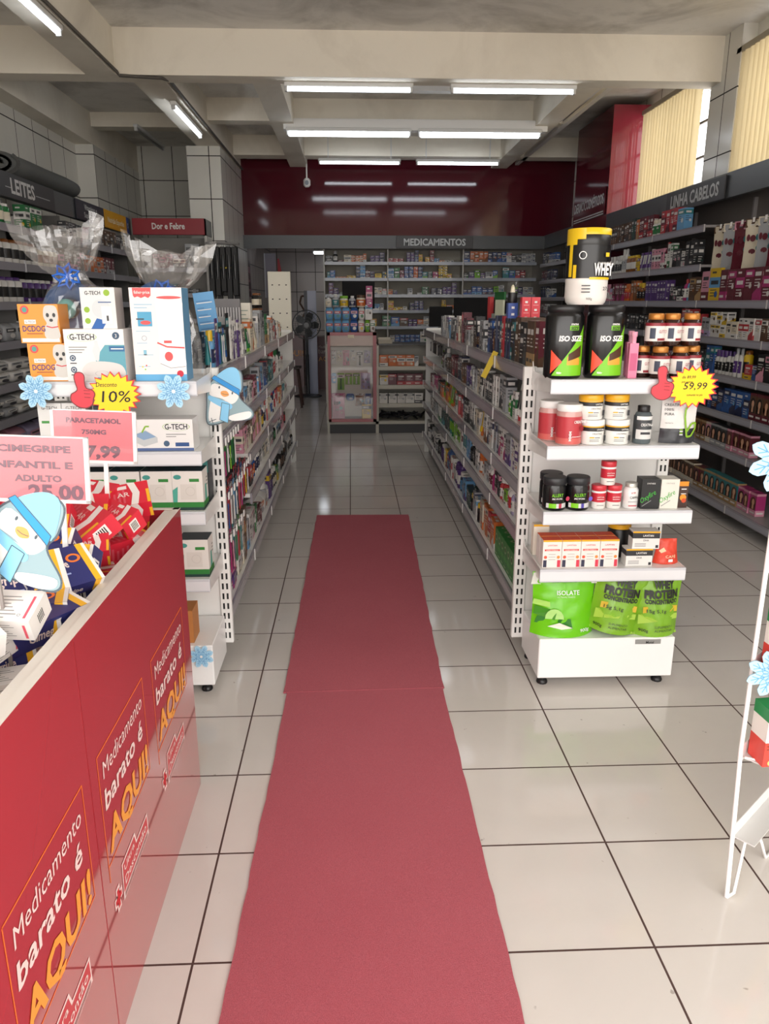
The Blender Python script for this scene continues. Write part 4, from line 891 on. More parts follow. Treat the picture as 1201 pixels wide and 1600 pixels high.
b=MB(); F=fr(.0604); PK=mat('#e04a4a',.4); b.prism([(-.085,.325),(-.08,.318),(-.068,.322),(-.055,.316),(-.04,.322),(-.028,.316),(-.018,.325),(-.016,.354),(-.087,.354)],.0003,PK,F); b.text('fisher-price',-.051,.332,.012,WHITE,F,.01,.06,lift=.0009)
b.poly(bez([(.0,.315),(.05,.325),(.098,.318),(.096,.2),(.095,.13),(.098,.05),(.04,.045),(.0,.07),(.002,.14),(.0,.24)],4),mat('#efe9e8',.4),F,.0002); b.disc(.05,.318,.048,.006,PK,F,.0004); b.line([(-.006,.148),(.03,.132),(.098,.128)],.006,PK,F,.0004); b.disc(.035,.095,.016,.018,PK,F,.0005); b.rect(.02,.146,.05,.156,PK,F,.0005); b.line([(.0,.068),(.04,.05),(.098,.056)],.002,mat('#777777'),F,.0004)
b.rect(-.1,.0,.1,.026,mat('#5fa9d6'),F,.0003); b.rect(-.075,.21,-.02,.265,mat('#4d9fc4'),F,.0003); b.disc(-.045,.224,.02,.008,PK,F,.0006); b.rect(-.08,.235,-.05,.24,LBLK,F,.0006)
for i,(ww) in enumerate((.07,.05,.055,.04,.06,.045)): b.rect(-.085,.29-.012*i if i<2 else .19-.045*(i-2),-.085+ww,.294-.012*i if i<2 else .193-.045*(i-2),mat('#9fc2d6'),F,.0003)
b.ring(-.055,.165,.008,.01,mat('#8aa'+'0b0'),F,.0003); b.rect(-.062,.1,-.05,.12,mat('#7fb6cc'),F,.0003); b.disc(-.07,.055,.003,.003,YEL,F,.0004); b.disc(-.055,.06,.003,.003,PK,F,.0004); b.disc(-.06,.045,.003,.003,GRN,F,.0004); b.disc(.075,.028,.013,.013,mat('#c8243a'),F,.0006)
b.build('printed_front',t)
# two cellophane gift bags with blue contents
def giftbag(x,y,z0,hn,ht,rb,label,seed,lean=0):
    t=thing('gift_bag',label,'bag',T(x,y,z0)@RY(lean),'clear cellophane gift bags behind the boxes'); rr=random.Random(seed); vs=[];fs=[];n=40;rows=22; ph=[rr.uniform(0,6) for _ in range(6)]
    for j in range(rows+1):
        z_=ht*j/rows
        if z_<hn: q=z_/hn; r=rb*(math.sin(PI*(.5+.5*q))**.55 if q<1 else 0)+.018; rip=.006+.02*q
        else: q=(z_-hn)/(ht-hn); r=.018+.135*q**.42; rip=.012+.05*q
        for i in range(n):
            a=2*PI*i/n; w_=sum(math.sin(a*k+ph[k%6]+z_*9*(k%3-1)) for k in (3,5,8,11))/4
            rr_=r*(1+rip/max(r,.03)*w_*.9)+rr.uniform(-.0025,.0025)
            vs.append((rr_*math.cos(a)*1.08,rr_*math.sin(a)*.5,z_+(.03*math.sin(a*2+ph[0])+.02*math.sin(a*5+ph[1]) if j==rows else 0)))
    for j in range(rows):
        for i in range(n): k=(i+1)%n; fs.append((j*n+i,j*n+k,j*n+n+k,j*n+n+i))
    MB().add(vs,fs,CELLO,None,False).build('cellophane',t)
    bb=MB()
    for i in range(7):
        a=i*.9; bb.tube([(0,-.02,hn),(.03*math.cos(a),-.03,hn+.03*math.sin(a)),(.055*math.cos(a+.3),-.035,hn+.05*math.sin(a+.3)),(.04*math.cos(a+.9),-.03,hn+.03*math.sin(a+.9)),(0,-.022,hn)],.006,mat('#1d62c4',.3),None,6)
    bb.lathe([(.024,hn-.008),(.026,hn),(.024,hn+.008)],mat('#1d62c4',.3),None,14); bb.build('ribbon',t)
    vs=[];fs=[];N=24;K=10; MM=T(-.02,0,.275)@RX(78)
    for i in range(N):
        for k in range(K):
            A=2*PI*i/N; B_=2*PI*k/K; R0=.075;r0=.036; vs.append(((R0+r0*math.cos(B_))*math.cos(A),(R0+r0*math.cos(B_))*math.sin(A),r0*math.sin(B_)))
            fs.append((i*K+k,((i+1)%N)*K+k,((i+1)%N)*K+(k+1)%K,i*K+(k+1)%K))
    MB().add(vs,fs,mat('#31517f',.7),MM,True).build('neck_pillow',t); MB().lathe([(.0,.0),(.035,.0),(.04,.012),(.03,.02)],mat('#69a9a4',.6),T(-.02,-.04,.275)@RX(90),18).build('teal_patch',t)
    MB().lathe([(.0,0),(.11,0),(.12,.03),(.10,.05),(.0,.055)],mat('#2b3f63',.7),None,20,1,.6).build('folded_cloth',t)
giftbag(-1.10,3.25,z+.002,.40,.60,.17,'larger cellophane gift bag with a blue ring pillow, above the orange boxes',3,-5)
giftbag(-.80,3.25,z+.002,.34,.52,.14,'smaller cellophane gift bag behind the Fisher-Price box',8,7)
burst('yellow star price card with red thumbs-up reading Desconto 10% on the left end cap',T(-.925,3.005,1.325),.20,.17,[('10%',.02,-.18,.045,.11),('Desconto',-.14,.17,.018,.08)])
snowflake('light blue snowflake under the orange puppy boxes',T(-1.222,3.0,1.338),.068); snowflake('light blue snowflake under the Fisher-Price box',T(-.695,3.0,1.335),.068)
snowflake('light blue snowflake on the base of the left end cap',T(-.665,3.02,.19),.055)
penguin('penguin with blue hat and scarf taped to the left gondola upright',T(-.56,3.33,1.135)@RY(10),.265)
# shelf two and lower
z=1.09
for i,x in enumerate((-1.2,-1.105)):
    t=prod('thermometer_box',('left','right')[i]+' white and green G-TECH box beside the red price placards','box',x,3.09,z,0,'white and green boxes on the second left shelf'); MB().box(-.046,-.04,0,.046,.04,.195,mat('#d9d9d6',.4)).build('box',t)
    b=MB(); F=fr(.0404); b.text('G-TECH',0,.17,.013,LBLK,F,.0,.06); b.rect(-.035,.115,-.005,.125,mat('#3f8f3c'),F); b.disc(-.015,.02,.026,.026,mat('#86b82c'),F); b.rect(.01,.02,.022,.1,WHITE,F); b.build('printed_front',t)
t=prod('monitor_box','dark box between the white G-TECH boxes and the pale monitor box','box',-.985,3.12,z,0); MB().box(-.05,-.05,0,.05,.05,.18,mat('#2b3340',.4)).poly([(0,.04),(.05,.04),(.05,.18),(.02,.18)],mat('#3f8a80'),fr(.0504)).build('box',t)
t=prod('nebulizer_box','wide white G-TECH box on the second shelf, right end','box',-.77,3.11,z,0); MB().box(-.128,-.06,0,.128,.06,.128,mat('#dcdad8',.4)).build('box',t)
b=MB(); F=fr(.0604); b.text('G-TECH',.062,.088,.022,LBLK,F,.02,.09); b.ring(.062,.098,.052,.054,mat('#8cb83a'),F,.0002,30,.32); b.rect(-.128,0,.128,.012,mat('#4a5f8c'),F); b.poly([(-.12,.045),(-.07,.018),(-.015,.035),(-.015,.055),(-.06,.085),(-.12,.062)],mat('#b9bdbe'),F,.0002); b.poly([(-.11,.065),(-.07,.045),(-.02,.058),(-.06,.082)],mat('#7e9ab8'),F,.0005); b.line([(-.075,.075),(-.06,.1),(-.045,.1)],.006,mat('#7fae22'),F,.0007); b.rect(.055,.018,.11,.034,mat('#27497e'),F); b.disc(.02,.03,.012,.012,mat('#3a5570'),F)
for i,ww in enumerate((.08,.04)): b.rect(.02,.066-.009*i,.02+ww,.069-.009*i,mat('#777777'),F)
b.build('printed_front',t)
def supm(x,z0,h,label):
    t=prod('monitor_box',label,'box',x,3.11,z0,0,'white and green blood pressure monitor boxes'); MB().box(-.062,-.055,0,.062,.055,h,mat('#dbd6d0',.4)).box(-.062,-.055,h,.062,.055,h+.001,mat('#2c3a40',.4)).build('box',t)
    b=MB(); F=fr(.0554); b.rect(-.062,0,.062,.012,mat('#1d3a36'),F); b.rect(-.062,.012,.062,.034,mat('#2c7a34'),F); b.poly([(-.062,.034),(-.045,.034),(-.04,.1),(-.062,.085)],mat('#4aa391'),F,.0002); b.rect(.008,h-.045,.048,h-.032,mat('#2f7f36'),F); b.disc(-.04,h-.025,.016,.01,mat('#3f8f86'),F); b.rect(-.03,.045,.035,h-.055,mat('#d2ccc5'),F,.0001); b.ring(.01,.08,.018,.019,mat('#b5ada5'),F,.0004)
    G_=RZ(90)@fr(.0624); b.rect(-.055,0,.055,.012,mat('#1d3a36'),G_); b.rect(-.055,.012,.055,.034,mat('#2c7a34'),G_); b.poly([(-.02,.034),(.02,.034),(.015,.1),(-.01,.1)],mat('#4aa391'),G_)
    for i in range(3): b.rect(.02,.12+.015*i-.03,.045,.125+.015*i-.03,mat('#5a5a52'),G_)
    b.build('printed_front',t)
    return t
for i,x in enumerate((-1.195,-1.065,-.935,-.805,-.68)): supm(x,.839,.165,('leftmost','second','middle','fourth','rightmost')[i]+' white and green monitor box on the third left end cap shelf')
for i,x in enumerate((-1.195,-1.065,-.935,-.805,-.675)): supm(x,.544,.165,('leftmost','second','middle','fourth','rightmost')[i]+' white and green monitor box on the fourth left end cap shelf')
for i,x in enumerate((-1.19,-1.06,-.93,-.80,-.68)):
    t=prod('monitor_box','dark teal topped box, '+('leftmost','second','middle','fourth','rightmost')[i]+' of the row behind the white monitor boxes','box',x,3.235,.839,0,'dark boxes behind the monitor boxes'); MB().box(-.062,-.05,0,.062,.05,.195,mat('#232a30',.4)).poly([(.0,.13),(.062,.13),(.062,.195),(.03,.195)],mat('#3d7f7a'),fr(.0504)).build('box',t)
    b=MB(); b.rect(-.05,.165,-.0,.172,WHITE,fr(.0504)); b.build('lettering',t)
t=prod('cardboard_box','brown cardboard box on the base of the left end cap','box',-.80,3.12,.236,0); MB().box(-.1,-.06,0,.1,.06,.15,mat('#b9793f',.6)).rect(-.06,.03,.06,.1,mat('#a06030'),fr(.0604)).build('box',t)
# ---------------------------------------------------------------- red promotional bin
XB=-.56; YN,YFa=.35,2.385; ZT=1.03; XBL=-1.36
t=thing('promotion_bin','glossy red promotional bin heaped with medicine boxes, printed barato é AQUI','bin',T((XB+XBL)/2,(YN+YFa)/2,0))
O=((XB+XBL)/2,(YN+YFa)/2); hw=(XB-XBL)/2; hl=(YFa-YN)/2
edge=mat('#d9d2c8',.5)
MB().box(hw-.018,-hl,0,hw,hl,ZT-.002,REDB).box(-hw,-hl,0,-hw+.018,hl,ZT-.002,REDB).box(-hw+.018,hl-.018,0,hw-.018,hl,ZT-.002,REDB).box(-hw+.018,-hl,0,hw-.018,-hl+.018,ZT-.002,REDB).build('side_panels',t)
MB().box(hw-.02,-hl,ZT-.002,hw+.001,hl,ZT,edge).box(-hw,-hl,ZT-.002,-hw+.02,hl,ZT,edge).box(-hw,hl-.02,ZT-.002,hw,hl+.001,ZT,edge).box(hw-.045,-hl+.02,.9,hw-.02,hl-.02,ZT-.003,edge).build('rim',t)
MB().box(-hw+.02,-hl+.02,.80,hw-.02,hl-.02,.82,edge).build('inner_tray',t)
SEAM=mat('#8e1a24',.3); WT=mat('#f0dcd6',.35); YT=mat('#f2a33c',.35); OL=mat('#ee7a2e',.35)
for k,y0 in enumerate((.535,.993,1.452,1.908)):
    w=.365 if k<3 else .385; M=T(hw,y0-O[1],0)@RZ(90)@fr(.0008); b=MB()
    b.line([(0,.40),(0,.722),(w,.722),(w,.452),(0,.44)],.0035,OL,M)
    b.text('Medicamento',w*.5,.652,.042,WT,M,.0,w*.86,shear=.1); b.text('barato é',w*.47,.575,.052,WT,M,.018,w*.84,shear=.1); b.text('AQUI!',w*.5,.462,.075,YT,M,.03,w*.9,shear=.1); b.build('slogan',t)
    b=MB(); M2=T(hw,y0+.02-O[1],.005)@RZ(90)@fr(.001)@Matrix.Rotation(R_(2),4,'Z')
    b.line([(.0,.32),(.055,.32)],.026,WT,M2); b.line([(.0275,.288),(.0275,.352)],.026,WT,M2); b.line([(.006,.32),(.049,.32)],.014,mat('#c8202c'),M2,.0004); b.line([(.0275,.296),(.0275,.344)],.014,mat('#c8202c'),M2,.0005)
    b.poly([(.06,.28),(.29,.28),(.29,.345),(.19,.345),(.18,.375),(.07,.375)],WT,M2); b.poly([(.066,.298),(.284,.298),(.284,.339),(.184,.339),(.175,.369),(.076,.369)],mat('#c8303a',.3),M2,.0003)
    b.text('Ultra',.125,.345,.018,WT,M2,.01,.085,lift=.001); b.text('Descontão',.175,.31,.022,WT,M2,.01,.19,lift=.001)
    for q in range(3): b.rect(.07,.283+.004*q,.28,.285+.004*q,SEAM,M2,.0005)
    b.build('logo',t)
for y in (1.405,): MB().box(hw-.0002,y-O[1]-.0012,0,hw+.0006,y-O[1]+.0012,ZT-.01,SEAM).build('panel_seam',t)
# heap of boxes
NAV=mat('#2c2f6a',.35); REDX=mat('#d6283c',.35); YB_=mat('#f0b42a',.4); WB=mat('#e9e4e0',.45); LBX=mat('#5fb3dd',.35); PKR=mat('#e0596a',.4)
def medbox(kind,x,y,z,rz,rx,ry,label,sz=None):
    w,d,h=[a*(1.16 if z>.96 else 1) for a in sz]
    M=T(x,y,z+(.028 if z>.96 else 0))@RZ(rz)@RX(rx)@RY(ry)
    t=thing('medicine_carton',label,'box',M,{'r':'red and white medicine cartons in the red bin','n':'navy medicine cartons in the red bin','w':'white medicine cartons in the red bin'}[kind])
    base={'r':REDX,'n':NAV,'w':WB}[kind]
    MB().box(-w/2,-d/2,-h/2,w/2,d/2,h/2,base).build('box',t)
    b=MB(); faces=((T(0,0,h/2+.0003),w,d),(RX(180)@T(0,0,h/2+.0003),w,d),(fr(d/2+.0003),w,h),(RZ(180)@fr(d/2+.0003),w,h))
    for n,(F,a,c) in enumerate(faces):
        if kind=='r':
            b.poly([(a*.12,-c/2),(a*.26,-c/2),(a*.32,0),(a*.24,c/2),(a*.1,c/2),(a*.18,0)],WB,F); b.rect(a*.44,-c/2,a*.5,c*.1,YB_,F,.0002)
            for q in range(6): b.rect(-a*.46+a*.09*q,-c*.38,-a*.42+a*.09*q,c*(.1+.07*(q%3)),PKR,F)
            if n<2: b.text('AR',-a*.0,-c*.1,c*.2,WT,F,.01); b.rect(-a*.1,c*.25,a*.08,c*.4,WB,F)
        elif kind=='n':
            b.rect(a*.36,-c/2,a*.45,c/2,YB_,F); b.rect(a*.45,-c/2,a*.5,c/2,WB,F)
            if n<2:
                b.text('Cimegripe',-a*.12,-c*.02,c*.2,WT,F,.02,a*.5); b.rect(-a*.3,-c*.2,a*.1,-c*.16,mat('#9aa6d6'),F); b.ring(a*.24,c*.18,c*.1,c*.16,OL,F,.0002,18,.7); b.rect(-a*.46,-c*.42,-a*.1,-c*.38,YB_,F); b.rect(-a*.46,-c*.34,-a*.2,-c*.3,YB_,F)
                b.ring(-a*.38,c*.25,c*.1,c*.17,LBX,F,.0002)
            else: b.text('Cimegripe',-a*.05,-c*.2,c*.4,WT,F,.02,a*.5)
        else:
            for q in range(7): b.rect(-a*.44,-c*.4+c*.11*q,a*(.1+.05*((q*3)%4)),-c*.37+c*.11*q,mat('#8f8a88'),F)
            b.rect(a*.38,-c*.4,a*.42,c*.3,PKR,F); 
            if n==0: b.ring(a*.3,-c*.3,c*.03,c*.04,mat('#555555'),F)
    for s_ in (1,-1): b.rect(-d*.2,-h*.3,d*.2,h*.3,WB,RZ(90*s_)@fr(w/2+.0003)); 
    for q in range(5): b.rect(-d*.13+d*.06*q,-h*.22,-d*.10+d*.06*q,h*.22,SLOT,RZ(90)@fr(w/2+.0003),.0003)
    b.build('print',t); return t
BIG=(.165,.085,.06)
H=[ # kind x y z rz rx ry label
('r',-.665,2.26,1.055,20,28,-8,'red carton leaning in the far right corner of the bin',(.13,.085,.05)),
('r',-.80,2.27,1.07,-18,20,6,'red carton crossing the back of the bin behind the others',(.15,.09,.05)),
('r',-.95,2.22,1.045,12,15,0,'red carton at the back left of the heap under the price placard',(.14,.085,.05)),
('r',-.64,2.12,1.04,-38,30,10,'red carton standing its barcode end toward the rim',(.10,.06,.055)),
('r',-.78,2.12,1.06,8,35,4,'red carton in the middle of the red heap with a white band',(.15,.085,.05)),
('r',-.72,2.03,1.055,-52,32,6,'red carton sloping steeply towards the bin rim',(.16,.09,.05)),
('r',-.84,1.97,1.07,6,42,-2,'red carton above the navy ones with yellow lower corner',(.17,.085,.05)),
('r',-1.02,2.05,1.03,-25,20,8,'red carton lying left of the heap behind the penguin card',(.15,.085,.05)),
('r',-.67,1.93,1.01,15,25,0,'small red carton wedged low at the rim',(.09,.06,.045)),
('r',-.70,2.22,.99,70,10,0,'red carton lying low behind the corner ones',(.15,.09,.05)),
('r',-.90,2.10,.98,40,5,0,'red carton buried under the red heap',(.16,.09,.05)),
('n',-.79,1.86,1.035,-2,38,0,'navy carton with barcode below the red ones',(.16,.085,.05)),
('n',-.71,1.79,1.015,-6,52,0,'navy carton with yellow stripe facing the camera, near the rim',(.15,.085,.05)),
('n',-.85,1.78,1.01,5,50,4,'navy carton with yellow stripe left of the similar one',(.12,.085,.05)),
('n',-.655,1.68,1.035,48,38,0,'navy carton with light blue arc leaning on the bin rim',(.145,.095,.035)),
('n',-.755,1.62,1.025,32,40,-4,'big navy carton with egripe lettering in the middle',(.20,.115,.035)),
('n',-.88,1.66,1.02,-30,35,8,'navy and white carton tilted beside the penguin card',(.12,.08,.04)),
('n',-.93,1.50,1.03,80,30,0,'navy carton at the left edge of the photo',(.14,.10,.035)),
('n',-.84,1.56,.985,10,12,0,'navy carton half buried in the heap',(.17,.1,.05)),
('n',-.66,1.54,.985,60,14,0,'navy carton low along the rim',(.17,.1,.05)),
('n',-.98,1.7,.99,20,12,0,'navy carton deep behind the penguin card',(.17,.1,.05)),
('w',-.665,1.435,1.04,-4,22,2,'white carton with printed text columns hanging at the rim',(.115,.075,.045)),
('w',-.74,1.29,1.035,52,20,0,'long white carton slanting along the bin rim',(.165,.08,.045)),
('w',-.80,1.42,1.02,20,14,0,'white carton with a red corner beside the navy ones',(.14,.08,.045)),
('w',-.70,1.13,1.03,70,16,0,'white carton nearest the camera in the bin',(.15,.08,.045)),
('w',-.86,1.2,1.0,15,8,0,'white carton lying at the near left of the bin',(.16,.09,.05)),
('n',-.80,1.50,1.02,-20,10,0,'navy carton lying flat behind the white ones',(.16,.10,.04)),
('n',-.72,1.60,.995,15,6,0,'navy carton tucked under the big egripe one',(.16,.10,.04)),
('w',-.86,1.33,1.03,-12,8,0,'white carton lying across the others near the left photo edge',(.15,.08,.045)),
('w',-.73,1.38,.985,80,4,0,'white carton wedged under the printed one at the rim',(.14,.08,.04)),
('w',-.72,1.22,.985,30,4,0,'white carton under the long slanting one',(.15,.09,.045)),
('w',-.76,1.02,1.02,40,10,0,'white carton in the near corner of the heap',(.15,.09,.045)),
('n',-.90,1.42,.99,60,4,0,'navy carton between white ones at the left photo edge',(.16,.10,.04)),
]
for a in H: medbox(a[0],a[1]-(.03 if a[1]>-.68 else .012),a[2],a[3],a[4],a[5],a[6],a[7],a[8])
fx=random.Random(4)
for i in range(22):      # lower layer filling the tray
    k='r' if i<8 else ('n' if i<16 else 'w'); y=(2.24,2.24,2.1,2.1,2.0,2.0,1.95,2.28,1.8,1.8,1.7,1.66,1.55,1.5,1.6,1.45,1.35,1.3,1.2,1.1,1.0,.9)[i]; x=(-.70,-.85,-.68,-1.0,-.7,-.9,-1.1,-1.1,-.7,-.95,-.75,-1.05,-.72,-.9,-1.1,-.75,-.7,-.9,-.72,-.9,-.75,-.7)[i]
    medbox(k,x,y,.955+fx.uniform(-.01,.015),fx.uniform(-80,80),fx.uniform(-8,8),0,{'r':'red','n':'navy','w':'white'}[k]+' carton of the hidden bottom layer of the bin, '+ordn(i)+' from the back',(.15,.09,.05))
def placard(x0,x1,z0,z1,y,lines,label,stick):
    w=x1-x0;h=z1-z0; t=thing('price_placard',label,'price sign',T((x0+x1)/2,y,z0)@RY(2.2 if stick<0 else 2.5)@RX(-2),'red price placards in white frames')
    f=.008; b=MB(); FR=mat('#efedec',.4)
    b.box(-w/2,-.004,0,w/2,.004,f,FR).box(-w/2,-.004,h-f*.4,w/2,.004,h,FR).box(w/2-f*1.3,-.004,0,w/2,.004,h,FR).box(-w/2,-.004,0,-w/2+f,.004,h,FR); b.build('frame',t)
    b=MB().box(-w/2+f,-.001,f,w/2-f,.001,h-f*.4,mat('#ef868c',.3)); b.build('card',t)
    b=MB()
    for tx,xx,yy,hh,ww in lines: b.text(tx,xx*w,yy*h,hh,mat('#84606c',.5),fr(.0014),.045,ww)
    b.build('lettering',t); MB().box(-w/2+f,-.0028,f,w/2-f,-.0022,h-f*.4,CLEAR).build('clear_sleeve',t)
    MB().box(stick-.006,-.003,-.26,stick+.006,.003,0,FR).build('stake',t)
placard(-.872,-.630,1.218,1.372,2.2,[('PARACETAMOL',0,.76,.014,.155),('750MG',0,.55,.013,.07),('7,99',.1,.12,.033,.10)],'red placard reading PARACETAMOL 750MG 7,99 standing in the bin',.03)
placard(-.96,-.628,1.212,1.372,1.78,[('CIMEGRIPE',.12,.76,.016,.17),('INFANTIL E',.10,.52,.016,.19),('ADULTO',.14,.32,.015,.11),('25,00',.26,.06,.034,.13)],'red placard reading CIMEGRIPE INFANTIL E ADULTO 25,00, nearer than the other one',.10)
penguin('large penguin card with light blue hat and scarf standing in the bin',T(-.70,1.44,1.12)@RY(32)@RZ(-6),.225)
t=thing('card_holder','white card holder stake beside the large penguin card at the left photo edge','sign holder',T(-.70,1.42,1.02)); MB().rbox(-.035,-.004,0,.003,.0,.30,WHITE,.002).build('card',t); MB().box(.004,-.006,-.08,.010,0,.33,mat('#8c8480')).box(-.008,-.0062,.14,-.002,-.004,.33,mat('#8c8480')).build('stake',t)
# ---------------------------------------------------------------- wire rack on the right
t=thing('wire_rack','white wire floor rack with tea boxes cut by the right edge','rack',T(1.07,1.77,0))
u=Vector((.30,.27,0)).normalized(); wd=MB(); WR=mat('#f2f2f0',.3)
def rk(a,h,back=0): return (u.x*a+.42*h*.45+0,u.y*a+.30*h*.45,h)
fr_=MB(); fr_.tube([(0,0,.006),(.027,.08,.44),(.025,.08,1.12),(.02,.08,1.40)],.0065,WR); fr_.tube([(0,0,.006),(.024,.008,.012),(.075,.075,.10),(.115,.13,.17)],.005,WR); fr_.build('upright',t)
q=MB(); q.tube([(.115,.125,.17),(.165,.135,.08),(.198,.155,.006),(.26,.2,.006)],.005,WR); q.build('leg',t)
q=MB(); q.tube([(.55,.48,.006),(.577,.56,.44),(.575,.56,1.12),(.57,.56,1.40)],.0065,WR); q.build('upright',t)
for n,(z,a) in enumerate(((.20,.012),(.43,.03),(.705,.03),(1.0,.03))):
    sh=MB(); o0=(a,a*2.6); e=(.55+a,.48+a*2.6)
    sh.tube([(o0[0],o0[1],z-.02),(e[0],e[1],z-.02)],.004,WR); sh.tube([(o0[0]+.1,o0[1]-.1,z-.02),(e[0]+.1,e[1]-.1,z-.02)],.004,WR)
    M=T(o0[0],o0[1],z)@Matrix.Rotation(math.atan2(.48,.55),4,'Z')
    sh.box(0,-.06,-.014,.73,.0,-.01,mat('#c9c8c6',.35),M).box(0,-.002,-.014,.73,.0,.03,mat('#dfdedc',.3),M)
    p=sh.build('shelf',t)
    if n: MB().rbox(.03,-.09,-.045,.6,-.082,.005,mat('#efc766',.4),.003,M).tube([(0,-.01,-.01),(.012,-.04,-.01),(.012,-.08,-.01),(.03,-.086,-.01)],.004,WR,M).build('price_strip',p)
for n,(z,lab) in enumerate(((.20,None),(.43,'lower'),(.705,'upper'))):
    if lab is None: continue
    a=.03
    for j in range(2):
        x=1.07+a+.068+.082*j; y=1.77+a*2.6+.012+.072*j-.03
        tb=thing('tea_box',f'green, white and red tea box on the {lab} rack shelf, {"nearest the upright" if j==0 else "second one"}','box',T(x,y,z-.009)@RZ(4),'tea boxes on the wire rack')
        MB().box(-.04,-.035,0,.04,.035,.175,mat('#e9e6df',.4)).box(-.0403,-.0353,.138,.0403,.0353,.1753,mat('#1e8a4c',.35)).box(-.0403,-.0353,0,.0403,.0353,.075,mat('#d8453a',.35)).build('box',tb)
        b=MB(); F=fr(.0357); b.text('Chá',.0,.15,.01,WHITE,F,.0,.04); b.text('Kcur',.0,.098,.022,mat('#2aa05a'),F,.0,.06); b.rect(-.034,.062,.01,.067,mat('#7a3b22'),F); b.rect(-.034,.052,.0,.057,mat('#7a3b22'),F); b.disc(.01,.018,.02,.014,mat('#f0b850'),F,.0003); b.disc(-.015,.012,.012,.01,mat('#f4c87a'),F,.0005); b.build('printed_front',tb)
snowflake('light blue snowflake on the wire rack, between the two shelves of tea boxes',T(1.138,1.815,.695)@RZ(-14),.072)
snowflake('large light blue snowflake high on the wire rack at the right edge',T(1.085,1.815,1.29)@RZ(-14),.09)
# ---------------------------------------------------------------- left aisle goods (near -> far)
def PL(x): return lambda s,d: T(x-d,s,0)@RZ(90)
def PR(x): return lambda s,d: T(x+d,s,0)@RZ(-90)
XLp,XRp=-.612,.822
L1=['u TKW 2 4x3x15','b LYN 2 5x4x17','x VWB 2 6x2x22','x TKW 2 5x2x20','u BWT 2 4x3x17','x KTW 2 6x2x24','c WW 1 5x8x22','c WVN 3 5x5x20','c VWW 1 4x5x20','c WVN 2 5x5x19','u WWV 2 4x3x17','c ESD 1 6x6x17','b DDW 1 5x4x13','u TWG 1 5x4x13','u GgW 2 5x4x14','c EOW 2 8x7x19','u gWW 2 5x3x15','u EEW 2 5x4x17','c SWD 4 4x6x22','c SSW 3 5x5x24','c DSW 3 3x5x22','c GFW 2 7x6x21','c FEW 2 6x5x14','c SWD 3 5x5x16','c WOR 3 6x6x19','u WRO 2 5x4x17','c SRW 2 4x4x15','u rWW 2 5x4x16','c WEO 3 5x5x14','c EOG 3 5x5x12','u WGW 3 5x4x12']
fill('LA1|left aisle top shelf','near end',L1,3.44,8.0,1.376,PL(XLp),0,5.4)
L1b=['c SSD 3 9x6x12','c KDW 2 10x8x15','c YEK 2 8x7x10','r SD 1 26x5x22','c DSW 3 8x6x12','c DWS 2 9x6x12','c DNS 4 8x6x14','c nFK 3 9x6x14']
fill('LA1b|left aisle top shelf rear half','near end',L1b,3.5,7.9,1.376,PL(XLp-.12),0,3)
for i in range(3):
    for j in range(4-i):
        good('n','KAE',.07,.07,.12,T(-.80,6.55+j*.13+i*.05,1.376+i*.124),'LA1c|left aisle top shelf pyramid',j*.13+i*.05,False,'bottle','lower middle upper'.split()[i]+'-tier',1)
ENDS['LA1c']='near end'
t=thing('advertising_board','tall light blue printed board standing among the boxes on the left aisle top shelf','sign',T(-.70,3.98,1.376)@RY(-7)@RZ(6)); MB().box(-.05,-.01,0,.05,.01,.345,mat('#5f9fd2',.4)).build('backing',t)
b=MB()
for i in range(9): b.rect(-.04,.02+.034*i,.02+.003*(i%3)*3,.024+.034*i,WHITE,fr(.0103)); b.rect(-.04,.03+.034*i,.03-.004*(i%4)*3,.032+.034*i,mat('#2a5c9a'),fr(.0103))
b.build('printed_lines',t)
t=thing('comb_display','grey display of combs facing the entrance on the left aisle top shelf','display',T(-.74,4.75,1.50)); MB().box(-.075,-.02,-.124,.075,.02,.19,mat('#6a686a',.5)).build('backing',t)
b=MB()
for i in range(9): b.box(-.066+i*.0165,-.03,-.03,-.058+i*.0165,-.02,.14,mat('#a5a3a5',.3))
b.build('combs',t)
t=thing('bandage_box','white box with green side and small orange corner on the left aisle top shelf','box',T(-.705,5.05,1.376)); MB().box(-.065,-.05,0,.065,.05,.29,mat('#d8d4c8',.4)).box(-.08,-.05,0,-.066,.05,.29,mat('#3f9a46',.4)).rect(.02,.03,.063,.09,mat('#d98a2c'),fr(.0504)).build('box',t)
b=MB()
for i in range(5): b.rect(-.05,.24-.025*i,.05-.012*(i%2),.246-.025*i,mat('#8b9a90'),fr(.0504))
b.build('printed_lines',t)
L2=['c WWT 2 7x6x12','x PWK 2 8x2x17','c rrP 2 9x8x12','c LWB 2 7x6x10','c WSD 2 8x7x12','c rPW 3 8x6x13','c LWB 3 6x6x10','c SRW 2 4x6x16','c LBW 2 7x6x15','c SWB 2 4x5x17','c NBW 2 6x5x16','c KRO 1 6x5x18','b ENK 1 6x4x13','c tTW 2 9x7x16','c TTD 2 8x8x15','b WRR 4 7x6x21','b WGW 3 6x5x19','b tKW 2 6x5x20','b WtW 3 6x5x16','c WRB 2 5x5x12']
fill('LA2|left aisle second shelf','near end',L2,3.95,8.0,1.086,PL(XLp),0,5.2)
L3=['c PEW 3 6x5x14','c nEP 3 7x5x15','c PnW 3 6x5x14','c FPW 2 7x6x15','c ERW 3 6x5x15','b NBY 2 6x5x15','b WSN 2 6x5x17','c WRR 2 6x6x17','c ESR 3 5x5x15','b WWB 3 6x5x16','b NRW 2 6x5x19','b WBR 2 6x5x18','c RWN 3 6x5x15','b WRW 2 6x5x15','c OEG 3 6x5x14','b SWV 3 5x5x15','c TWO 3 6x5x12','k WPS 2 13x9x13']
